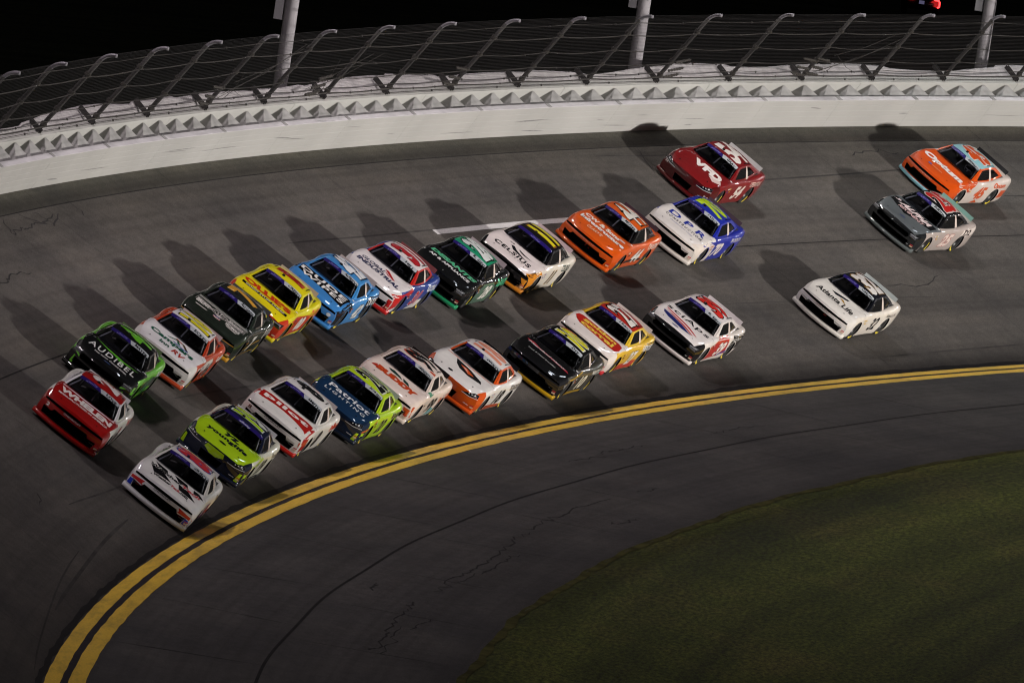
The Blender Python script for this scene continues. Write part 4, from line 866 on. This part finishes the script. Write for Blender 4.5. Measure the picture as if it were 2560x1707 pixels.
# 00
c = make_car('00', 'mustang', 'bright yellow race car with red hood lettering and red patch number on the roof', '#d6cc12', '#dacb10', '#b8321a', '#c9b81a', '#d8cc14', '#d6cc14', '#b8a894', 'CREED')
lettering(c, "OLLIE'S", '#b82a12', 'T', 1.26, 0, 1.58, .36, .06, -.2, 1, out='#e8dc30', oc=.01); shape(c, '#141208', 'T', [(-.76, 1.50), (.78, 1.58), (.78, 1.74), (-.76, 1.66)], 0); lettering(c, 'GOOD STUFF CHEAP', '#e0d8b8', 'T', 1.62, .02, 1.34, .11, .02, 0, 1, rot=-.05)
shape(c, '#b03024', 'T', [(-.44, -.30), (.44, -.30), (.44, -.72), (-.44, -.72)], 1, 'roof_number_stripe'); lettering(c, '00', '#8e2018', 'R', -.51, 0, .36, .80, .03, 0, 2, 'roof_number_lettering'); shape(c, '#c03c1c', 'L', [(2.0, .62), (.9, .80), (-2.3, .66), (-2.3, .30), (1.0, .10), (.9, .34), (2.0, .50)], 0); doornum(c, '00', '#e4dcd6', '#3a1c10', w=.9, h=.42, bold=.06); rearq(c, "OLLIE'S", '#c43018', '#e8d820', h=.22, bold=.04)
for f in (lambda q: q, sym): shape(c, '#101012', 'F', f([(.62, .63), (.92, .61), (.92, .48), (.62, .50)]), 2, 'headlight_trim')
# 20
c = make_car('20', 'supra', 'chartreuse race car with navy hood and black roof number', '#a9cc1c', '#102c4a', '#0e2038', '#0e1c30', '#b4d222', '#a9cc1c', '#a8b0a8', 'JONES')
lettering(c, 'Patriot', '#dadce0', 'T', 1.30, .04, 1.34, .36, .015, 0, 1); lettering(c, 'LIGHTING', '#d0d4d8', 'T', 1.72, .02, 1.34, .20, .01, 0, 1, space=1.3)
roofnum(c, '20', '#121410', '#c4c8bc', h=1.0, w=0.97, bold=.03, shear=.15); doornum(c, '20', '#14160f', '#d8e878'); rearq(c, 'MENARDS', '#22240e', '#e0e6c0', h=.18, bold=.03); shape(c, '#c05a1c', 'L', [(2.1, .48), (1.0, .78), (.9, .75), (2.1, .43)], 0); shape(c, '#a9cc1c', 'F', [(.84, .40), (.97, .44), (.97, .18), (.80, .18)], 0)
for f in (lambda q: q, sym): shape(c, '#0a0c12', 'F', f([(.42, .515), (.66, .51), (.88, .56), (.85, .63), (.74, .63), (.58, .58)]), 2, 'headlight_trim')
# 99
c = make_car('99', 'camaro', 'pale cream race car with orange hood lettering and dark green leaf shapes', '#d6c4b6', '#d8c8c0', '#d2c2b8', '#d0c0b4', '#d6c8c0', '#d6c8be', '#1c1818', 'DIBENEDETTO')
lettering(c, 'BUDDY', '#b8401a', 'T', 1.62, .06, 1.34, .36, .09, 0, 1); shape(c, '#a8301c', 'T', [(-.78, 1.74), (-.56, 1.74), (-.66, 1.50)], 1, 'logo'); shape(c, '#123028', 'T', [(-.40, 1.16), (-.22, 1.08), (.02, 1.20), (.14, 1.34), (-.06, 1.30), (-.28, 1.28)], 0, 'leaf_logo'); shape(c, '#123028', 'T', [(.10, 1.16), (.30, 1.22), (.40, 1.42), (.18, 1.36)], 0, 'leaf_logo'); shape(c, '#1f7a52', 'T', [(.40, 1.50), (.48, 1.48), (.58, 1.62), (.50, 1.62)], 0, 'leaf_logo'); shape(c, '#1f7a52', 'T', [(-.14, 1.40), (-.06, 1.38), (.0, 1.48), (-.08, 1.48)], 0, 'leaf_logo')
roofnum(c, '99', '#1c1a1a', '#b4401c', h=1.0, w=0.94, bold=.05); shape(c, '#b4441c', 'T', [(.40, -.02), (.60, -.04), (.58, -.22), (.42, -.12)], 0); shape(c, '#b8461c', 'L', [(-.9, .72), (-2.2, .90), (-2.2, .62), (-1.0, .45)], 0); doornum(c, '99', '#1e1c1c', '#c8beb0'); shape(c, '#5aa0a4', 'L', [(-.3, .12), (-.8, .12), (-.9, .34), (-.5, .40)], 0); shape(c, '#1f7a52', 'L', [(.6, .80), (.1, .84), (.1, .90), (.6, .88)], 1); shape(c, '#b8461c', 'F', [(.66, .60), (.93, .60), (.96, .26), (.80, .30)], 0); rearq(c, 'BUDDY', '#e0d0c4', h=.18, bold=.04)
# 18
c = make_car('18', 'supra', 'white race car with orange nose, orange pillars and dark shield logo on the hood', '#d4d0cc', '#d6d3d0', '#c04a12', '#c24a12', '#d8d4d2', '#c64c14', '#16161a', 'SAWALICH')
shape(c, '#1a1a1c', 'T', [(-.42, 1.06), (.10, 1.18), (.56, 1.40), (.62, 1.56), (.20, 1.70), (-.12, 1.62), (-.30, 1.40)], 0, 'shield_logo'); shape(c, '#c2501e', 'T', [(-.20, 1.30), (.0, 1.26), (.32, 1.46), (.16, 1.58)], 1, 'shield_logo'); shape(c, '#d0c8c4', 'T', [(-.10, 1.34), (.0, 1.34), (.14, 1.50)], 2, 'shield_logo'); shape(c, '#c64c14', 'T', [(-.80, .90), (0, 1.0), (.80, .90), (.80, .94), (0, 1.05), (-.80, .94)], 0, 'cowl_stripe'); shape(c, '#15161a', 'T', ell(-.22, 2.12, .08, .05), 1, 'oval_logo')
roofnum(c, '18', '#d88a70', h=1.0, w=0.89, bold=.06); doornum(c, '18', '#1c1c1c', '#a8a49e', w=.8); rearq(c, 'SOUNDGEAR', '#18181a'); shape(c, '#b8461a', 'L', [(1.0, .10), (-.95, .10), (-.95, .22), (1.0, .30)], 0)
for f in (lambda q: q, sym): shape(c, '#0c0c10', 'F', f([(.42, .515), (.66, .51), (.88, .56), (.85, .63), (.74, .63), (.58, .58)]), 2, 'headlight_trim')
# 10
c = make_car('10', 'camaro', 'black race car with yellow roof number and yellow splitter between two white cars', '#3c3a34', '#0b0b0c', '#17171a', '#b08a14', '#0c0c0d', '#0d0d0e', '#1c1c1e', 'DYE')
lettering(c, 'Heartland Heavy', '#c4c4c6', 'T', 1.42, -.02, 1.36, .14, .02, .4, 2, rot=-.04); shape(c, '#9c2c38', 'T', [(-.78, 1.30), (-.55, 1.22), (-.30, 1.34), (.70, 1.42), (.80, 1.54), (-.30, 1.42), (-.70, 1.38)], 1, 'script_stripe'); lettering(c, 'Truck & Diesel Specialists', '#b8b8ba', 'T', 1.80, -.05, .98, .10, .01, .4)
roofnum(c, '10', '#d0cc1a', '#d8d8d0', h=1.0, w=0.86, bold=.06); doornum(c, '10', '#d8d0b8', '#2a2418', w=.8); rearq(c, 'MARTECH', '#c8c8c4', h=.15); shape(c, '#b08a1c', 'L', [(1.6, .72), (.2, .86), (.2, .83), (1.6, .68)], 0); shape(c, '#b08a14', 'L', [(1.0, .10), (-.95, .10), (-.95, .18), (1.0, .24)], 0); shape(c, '#6a6a6c', 'L', [(1.9, .56), (.9, .74), (.8, .50), (1.75, .40)], 0)
# 27
c = make_car('27', 'camaro', 'white hooded race car with red capsule of yellow lettering and yellow pillars', '#cfa52a', '#d6cdc8', '#d2c8c0', '#b02028', '#a8241a', '#d2b030', '#c8c0c0', 'J. BURTON')
cap = [(-.80, 1.40), (-.78, 1.16), (-.66, 1.05), (0, 1.10), (.66, 1.05), (.82, 1.18), (.86, 1.55), (.80, 1.76), (.56, 1.80), (0, 1.76), (-.52, 1.72), (-.68, 1.60)]
shape(c, '#a8201a', 'T', cap, 0, 'hood_stripe'); lettering(c, 'golden', '#d8c04a', 'T', 1.26, .04, 1.18, .28, .04, 0, 1); lettering(c, 'corral', '#d8c04a', 'T', 1.55, .06, 1.16, .28, .04, 0, 1)
roofnum(c, '27', '#dcd6d0', '#181410', h=1.0, w=0.97, bold=.04); shape(c, '#b82a1c', 'L', [(1.0, .10), (-.9, .10), (-.9, .40), (.9, .34)], 0); doornum(c, '27', '#e0dad4', '#2a1410'); shape(c, '#141414', 'L', [(-.95, .40), (-2.4, .40), (-2.4, .92), (-1.2, .90)], 0); rearq(c, 'HEROES', '#d8d4d0', h=.2, bold=.03); maker(c, 'CHEVROLET', '#6a6260')
# 39
c = make_car('39', 'mustang', 'white race car with red roof number and red and blue hood swoosh', '#d2cac4', '#d6d0ce', '#131315', '#cfc6c2', '#d4cccc', '#d2cac6', '#c8c0c2', 'R. SIEG')
lettering(c, 'sciAps', '#141416', 'T', 1.22, .0, 1.54, .36, .01, 0, 1, space=1.1); shape(c, '#b01e1e', 'T', [(-.72, 1.36), (-.30, 1.44), (.20, 1.56), (.60, 1.80), (.52, 1.80), (.10, 1.62), (-.30, 1.52), (-.72, 1.42)], 0); shape(c, '#b83030', 'T', [(-.74, 1.52), (-.40, 1.56), (.10, 1.70), (.50, 1.90), (.42, 1.92), (0, 1.76), (-.40, 1.63)], 0); shape(c, '#1c2262', 'T', [(-.72, 1.62), (-.40, 1.66), (0, 1.78), (.46, 1.98), (.10, 2.06), (-.44, 1.92), (-.66, 1.78)], 0); shape(c, '#4a4a78', 'T', ell(-.06, 2.20, .12, .05), 1, 'oval_logo')
roofnum(c, '39', '#cc2a22', '#161010', h=1.0, w=0.97, bold=.05, shear=.1); shape(c, '#b22a22', 'L', [(1.2, .62), (.2, .90), (-.6, .88), (-.95, .30), (1.0, .16)], 0); doornum(c, '39', '#e4dcd6', '#5a1414'); shape(c, '#141414', 'L', [(-.95, .36), (-2.4, .42), (-2.4, .92), (-1.0, .88)], 0); rearq(c, 'sciAps', '#c8c4c0', h=.15); shape(c, '#242a7a', 'L', [(-.2, .22), (-.95, .34), (-.95, .42), (-.2, .28)], 1)
# 32
c = make_car('32', 'camaro', 'white race car with black roof running alone above the yellow lines', '#d4ccc2', '#d6d2cc', '#cfcbc6', '#d2cec6', '#10121a', '#0f1118', '#a8b0b0', 'CARUTH')
lettering(c, 'Atlanta Life', '#181818', 'T', 1.68, .0, 1.40, .32, .025, 0, 1); shape(c, '#11131c', 'T', [(-.36, 1.26), (-.22, 1.20), (.24, 1.06), (.22, 1.18), (-.16, 1.36)], 0, 'logo'); shape(c, '#a07818', 'T', [(.0, 1.36), (.12, 1.32), (.30, 1.50), (.24, 1.50)], 0, 'logo'); lettering(c, 'INSURANCE COMPANY', '#7a7672', 'T', 1.90, .05, .6, .06, .0)
roofnum(c, '32', '#dcd8d4', '#7a5a24', h=1.0, w=0.97, bold=.06); doornum(c, '32', '#12141c', '#e8e0d4', w=.72); rearq(c, 'Atlanta Life', '#2a2a2a', w=.85, h=.13, bold=0); maker(c, 'CHEVROLET', '#5c5a58'); shape(c, '#d4ccc2', 'L', [(.25, 1.06), (-.45, 1.20), (-.45, 1.12), (.15, 1.02)], 2)
for f in (lambda q: q, sym): shape(c, '#9a9a9c', 'F', f([(.56, .44), (.80, .42), (.62, .28), (.50, .30)]), 1, 'nose_stripe')
shape(c, '#c03020', 'F', [(.04, .28), (.14, .28), (.16, .32), (.06, .32)], 1, 'sticker_logo')
# 42
c = make_car('42', 'camaro', 'sky blue race car with black hood band of white letters and white roof number', '#3f86c4', '#3a7cbc', '#3a7cbe', '#3c80c0', '#3f86c4', '#3f86c4', '#b8a8a0', 'ALFREDO')
shape(c, '#0d0d0f', 'T', [(-.93, .98), (-.40, 1.06), (0, 1.10), (.40, 1.06), (.93, 1.0), (.93, 1.90), (.60, 1.86), (.20, 1.76), (-.20, 1.70), (-.60, 1.62), (-.93, 1.56)], 0, 'hood_stripe'); lettering(c, 'DUDE', '#e4e2e0', 'T', 1.26, -.02, 1.56, .28, .03, 0, 1, space=1.1); lettering(c, 'WIPES', '#e2e0de', 'T', 1.58, .04, 1.46, .26, .03, 0, 1, space=1.15)
roofnum(c, '42', '#e0e2e6', '#14304c', h=1.0, w=1.04, bold=.05, shear=.15); doornum(c, '42', '#e2e2e0', '#12202e'); shape(c, '#0d0d0f', 'L', [(-.80, .30), (-2.4, .40), (-2.4, .92), (-.7, .90)], 0); rearq(c, 'DUDE', '#e0dedc', h=.22, x=-1.35, bold=.02); shape(c, '#0d0d0f', 'L', [(2.2, .60), (1.0, .84), (.9, .62), (1.7, .20), (2.1, .2)], 0); shape(c, '#c8ccd0', 'F', ell(.74, .44, .06, .05), 1, 'sticker_logo')
# 31
c = make_car('31', 'camaro', 'white hooded race car with red pillars, red roof number and blue sides', '#223a80', '#d8d2d2', '#c8c4c4', '#b01a1a', '#d6d0d0', '#b4201c', '#8a4a4a', 'HILL')
lettering(c, 'GLOBAL', '#1c2048', 'T', 1.40, -.28, .80, .22, .02, .2); lettering(c, 'INDUSTRIAL', '#1c2048', 'T', 1.68, .0, 1.48, .24, .04, .1, 1); shape(c, '#b01e1e', 'T', [(.02, 1.14), (.14, 1.10), (.50, 1.46), (.40, 1.48), (.30, 1.40), (.36, 1.40)], 0, 'logo'); shape(c, '#b01e1e', 'T', [(.04, 1.22), (.20, 1.42), (.34, 1.48), (.16, 1.32)], 0, 'logo')
roofnum(c, '31', '#a8222a', '#3a1820', h=1.0, w=0.94, bold=.06, oc=.015); shape(c, '#b41c1a', 'L', [(2.2, .64), (.7, .86), (.6, .78), (1.7, .52), (2.1, .2), (2.2, .2)], 0); doornum(c, '31', '#b82a2c', '#d0c8cc'); rearq(c, 'GLOBAL', '#d8dce4', h=.2, bold=.03); shape(c, '#d0ccc6', 'L', [(.2, .10), (-.95, .10), (-.95, .44), (-.5, .40)], 0); shape(c, '#b01a1a', 'F', [(.80, .58), (.97, .58), (.97, .18), (.74, .20)], 0)
# 28
c = make_car('28', 'mustang', 'black race car with green roof, green splitter and green hood lettering', '#101312', '#0c0d0e', '#0b0c0c', '#1f8a5a', '#1c8a62', '#0d0e0e', '#a89ca0', 'K. SIEG')
lettering(c, 'DESANTIS', '#3fa878', 'T', 1.24, .02, 1.60, .26, .04, .2, 1, out='#cfd8d0', oc=.012); lettering(c, 'AP & APPLIANCE', '#d4d4d4', 'T', 1.58, .0, 1.44, .18, .04, 0, 1)
roofnum(c, '28', '#d0d4d2', '#12201a', h=1.0, w=0.97, bold=.06, shear=.1); shape(c, '#4c6a58', 'L', [(1.0, .12), (-.9, .12), (-.95, .60), (-.6, .80), (.5, .80), (.98, .55)], 0); doornum(c, '28', '#e0ddd4', '#12301f'); rearq(c, 'DeSANTIS', '#48b080', h=.24, bold=.04); shape(c, '#141615', 'L', [(-.95, .10), (-2.4, .30), (-2.4, .62), (-1.0, .60)], 0)
# 11
c = make_car('11', 'camaro', 'pinkish white hooded race car with black roof and orange nose corners', '#d0c8bc', '#d6cbc9', '#151416', '#bc741e', '#0e0d10', '#0f0e10', '#b8a4a6', None)
lettering(c, 'CELSIUS', '#17171a', 'T', 1.76, .0, 1.30, .26, .03, 0, 1, space=1.15); lettering(c, 'LIVE FIT', '#5a5456', 'T', 1.98, .20, .50, .09, .0, space=1.3); shape(c, '#121418', 'T', [(-.26, 1.30), (-.16, 1.24), (-.02, 1.40), (.26, 1.54), (.50, 1.60), (.20, 1.60), (-.10, 1.54)], 0, 'swoosh_logo'); shape(c, '#121418', 'T', [(.0, 1.22), (.26, 1.30), (.54, 1.34), (.24, 1.38), (.06, 1.32)], 0, 'swoosh_logo'); shape(c, '#121418', 'T', ell(-.30, 1.12, .08, .05), 0, 'badge_logo'); shape(c, '#d8d0ce', 'T', ell(-.30, 1.12, .045, .028), 1, 'badge_logo')
roofnum(c, '11', '#d4cc20', '#7a4a18', h=1.0, w=0.70, bold=.07); doornum(c, '11', '#14120e', '#c8a05a', w=.5); rearq(c, 'CELSIUS', '#2c4038', w=.7, h=.2, bold=.02, x=-1.2); shape(c, '#c27a20', 'L', [(2.2, .64), (1.4, .80), (1.0, .60), (1.72, .40), (2.1, .2)], 0); shape(c, '#c27a20', 'F', [(.64, .60), (.97, .58), (.97, .34), (.84, .34)], 0); shape(c, '#c08a50', 'F', [(.76, .34), (.97, .34), (.97, .18), (.72, .18)], 0)
# 44
c = make_car('44', 'camaro', 'orange race car with black pillars and white roof number between the white hooded pair', '#c8500f', '#cc5210', '#c24c10', '#c45010', '#cc5412', '#0f0e0f', '#3c2c34', 'MOYER')
lettering(c, 'CW & Sons', '#dcd4ce', 'T', 1.18, -.10, 1.28, .25, .05, 0, 1, out='#241208', oc=.02); lettering(c, 'Infrastructure', '#dcd4ce', 'T', 1.48, .03, 1.62, .25, .05, 0, 1, out='#241208', oc=.02); lettering(c, "CLARY'S", '#d4b8a4', 'T', 1.86, -.10, .54, .20, .02, .3); lettering(c, 'CHEVROLET', '#d8906a', 'F', 0, .515, .52, .04, .01); roofnum(c, '44', '#dcd8d0', '#1c120c', h=1.0, w=1.04, bold=.02); doornum(c, '44', '#dcd6ce', '#1c120c'); rearq(c, 'CW & SONS', '#dcd0c6', h=.2, bold=.03); shape(c, '#151212', 'L', [(1.6, .42), (-.9, .38), (-.9, .30), (1.0, .30)], 0)
shape(c, '#d02018', 'F', [(-.06, .27), (-.02, .27), (-.02, .36), (-.06, .36)], 1, 'sticker_logo'); shape(c, '#d02018', 'F', [(.06, .26), (.11, .26), (.11, .30), (.06, .30)], 1, 'sticker_logo'); shape(c, '#b8b0b0', 'T', [(.50, 1.06), (.70, 1.04), (.72, 1.16), (.56, 1.18)], 1, 'flag_logo')
# 70
c = make_car('70', 'camaro', 'white hooded race car with blue roof and lime roof number', '#1c2890', '#d8d2ce', '#d2cac2', '#d0c8c0', '#1e2c9c', '#1f2a96', '#4c3c46', 'TAYLOR')
lettering(c, 'DPR', '#1f2f94', 'T', 1.28, .05, 1.36, .36, .02, 0, 1, space=1.5); lettering(c, 'CONSTRUCTION', '#46444c', 'T', 1.62, .05, 1.36, .15, .02, 0, 1, space=1.5); lettering(c, 'WE BUILD GREAT THINGS', '#2b3a8c', 'T', 1.84, .05, .86, .05, .0); roofnum(c, '70', '#b8d41c', h=1.0, w=0.89, bold=.05); doornum(c, '70', '#dcd2cc', x=.05); rearq(c, 'DPR CONSTRUCTION', '#d8d2d0', h=.13, bold=.02); shape(c, '#d4c8be', 'L', [(2.2, .66), (1.3, .84), (.6, .70), (.5, .10), (1.05, .10), (1.7, .5), (2.1, .2)], 0); shape(c, '#d8d2ce', 'T', [(.84, .92), (.97, .92), (.97, 1.9), (.84, 1.9)], 0)
for f in (lambda q: q, sym): shape(c, '#a89ea0', 'F', f([(.56, .44), (.80, .42), (.62, .28), (.50, .30)]), 1, 'nose_stripe')
# 54
c = make_car('54', 'supra', 'crimson race car with white roof number and pale spoiler', '#781416', '#741215', '#4c0e10', '#5c1012', '#701418', '#741418', '#b8b8b8', 'GRAY')
lettering(c, 'VFD', '#e0d9d5', 'T', 1.36, .16, 1.12, .50, .07, -.15, 1); shape(c, '#d0b8b4', 'T', [(.36, 1.66), (.74, 1.46), (.86, 1.66), (.62, 1.86)], 0); roofnum(c, '54', '#d8d2cc', h=1.0, w=1.04, bold=.05); doornum(c, '54', '#d8c8be', bold=.05); rearq(c, 'OPERATION', '#d4b4a8', h=.17, bold=.02)
lettering(c, '54', '#d8c0b8', 'F', .84, .34, .14, .07, .03); lettering(c, '54', '#d8c0b8', 'F', -.80, .48, .10, .07, .03)
for f in (lambda q: q, sym): shape(c, '#0d0d12', 'F', f([(.42, .515), (.66, .51), (.88, .56), (.85, .63), (.74, .63), (.58, .58)]), 2, 'headlight_trim')
# 25
c = make_car('25', 'mustang', 'grey and black race car with red roof number and teal spoiler', '#a89c96', '#565b5e', '#1c1e20', '#5c6262', '#0c0c0e', '#0d0d0f', '#7aa298', 'BURTON')
shape(c, '#0d0d0f', 'T', [(-.84, .94), (.84, .94), (.84, 1.40), (.52, 1.46), (.16, 1.56), (-.10, 1.72), (-.24, 1.62), (-.56, 1.52), (-.70, 1.44), (-.84, 1.42)], 0, 'hood_stripe'); lettering(c, 'ALPHA', '#dccaca', 'T', 1.14, .05, 1.26, .30, .06, .5, 1); lettering(c, 'REX ENERGY', '#caa8a8', 'T', 1.42, .05, 1.04, .18, .04, .3, 1); shape(c, '#d8c8cc', 'T', [(-.82, 1.0), (-.62, .98), (-.56, 1.12), (-.80, 1.22)], 0); shape(c, '#3c4468', 'T', ell(0, 1.96, .12, .05), 1, 'oval_logo')
roofnum(c, '25', '#b8221e', '#c8c0bc', h=1.0, w=0.97, bold=.05); doornum(c, '25', '#dccac0', '#a8322c'); rearq(c, 'D2', '#2a1c1c', w=.6, h=.22, bold=.04, x=-1.6); shape(c, '#e0d4cc', 'L', [(-1.1, .60), (-2.3, .66), (-2.3, .92), (-1.2, .86)], 0); shape(c, '#b49c94', 'T', [(-.50, -.9), (.62, -.8), (.60, -1.2), (-.5, -1.2)], 0)
shape(c, '#0c0c0e', 'F', [(-.92, .63), (.92, .63), (.92, .52), (.7, .45), (-.7, .45), (-.92, .52)], 0)
# 45
c = make_car('45', 'camaro', 'orange race car with pale blue roof and pale blue splitter', '#c8bcb4', '#cc4c0e', '#c64a10', '#7cb0bc', '#86b4bc', '#cc4e10', '#141416', 'EARNHARDT')
lettering(c, 'Optum', '#e0dad8', 'T', 1.46, .0, 1.60, .46, .06, .1, 1); shape(c, '#3c5cae', 'T', [(-.36, 1.86), (-.24, 1.86), (-.20, 1.94), (-.34, 1.96)], 1, 'logo'); lettering(c, 'FOUNDATION', '#e0a080', 'T', 1.92, .02, .40, .08, .01); lettering(c, 'CHEVROLET', '#e0a888', 'F', 0, .515, .52, .04, .01); roofnum(c, '45', '#c64a14', '#d8d8d8', h=1.0, w=1.03, bold=.05); doornum(c, '45', '#c8501c', w=.8, bold=.05); rearq(c, 'Optum', '#c8501c', h=.22, bold=.04); shape(c, '#c64a10', 'L', [(2.2, .66), (1.0, .86), (.3, .88), (.9, .62), (1.7, .56), (2.1, .2)], 0); shape(c, '#c64a10', 'L', [(-1.72, .30), (-2.4, .30), (-2.4, .56), (-1.8, .60)], 0); shape(c, '#c64a10', 'L', [(.1, .10), (-.5, .10), (-.2, .24)], 0)

# ------------------------------------------------------------------ distant vehicle with lit tail lamps beyond the fence
org = camo.matrix_world.translation
def ray_at(px, py, dist): 
    d = (fw + rt * ((px - 1280) / 36110.6) - up * ((py - 853.5) / 36110.6)).normalized(); return org + d * dist
g0 = ray_at(2300, 42, 760); away = Vector((fw.x, fw.y, 0)).normalized(); side = Vector((away.y, -away.x, 0))
mw = Matrix((side, away, Vector((0, 0, 1)))).transposed().to_4x4(); mw.translation = g0
pc = empty('parked_suv', mw, label='dark vehicle with glowing red tail lamps far beyond the fence', cat='vehicle')
M_DARK = mat('dark_vehicle_paint', (.01, .01, .012), .35, 0, .4); M_RED = mat('lit_tail_lamp', (.6, .02, .02), .3, emit=(1, .03, .03), estr=6); M_PLATE = mat('number_plate', (.35, .33, .5), .5, emit=(.3, .28, .5), estr=.25)  # the plate glows faintly by itself, standing in for light on it
bm = bmesh.new(); hexa(bm, [(-.95, 0, .35), (.95, 0, .35), (.95, 4.6, .35), (-.95, 4.6, .35), (-.95, 0, 1.0), (.95, 0, 1.0), (.95, 4.6, .95), (-.95, 4.6, .95)]); bmesh.ops.bevel(bm, geom=bm.edges[:], offset=.07, segments=3, affect='EDGES'); obj('body', bm_mesh('body', bm, True), M_DARK, pc)
bm = bmesh.new(); hexa(bm, [(-.88, .05, .98), (.88, .05, .98), (.88, 3.2, .96), (-.88, 3.2, .96), (-.72, .4, 1.62), (.72, .4, 1.62), (.72, 2.4, 1.62), (-.72, 2.4, 1.62)]); bmesh.ops.bevel(bm, geom=bm.edges[:], offset=.06, segments=2, affect='EDGES'); obj('cabin', bm_mesh('cabin', bm, True), M_DARK, pc)
bm = bmesh.new(); tube(bm, [(.62, -.03, .97), (.86, -.03, .95), (.92, -.03, .86), (.92, -.03, .62), (.82, -.03, .58)], .045, 8); obj('tail_lamp', bm_mesh('tail_lamp', bm), M_RED, pc)
bm = bmesh.new(); tube(bm, [(-.62, -.03, .97), (-.86, -.03, .95)], .05, 8); obj('tail_lamp', bm_mesh('tail_lamp', bm), M_RED, pc)
bm = bmesh.new(); box(bm, -.16, .12, -.03, -.01, .66, .84); obj('number_plate', bm_mesh('number_plate', bm), M_PLATE, pc)
for x in (-.85, .85):
    for y in (.85, 3.6): o = obj('wheel', ME['tyre'], M_TYRE, pc, omat=True); o.location = (x, y, .35); o.rotation_euler = (0, 0, math.pi / 2)

bpy.data.scenes.remove(BENCH)
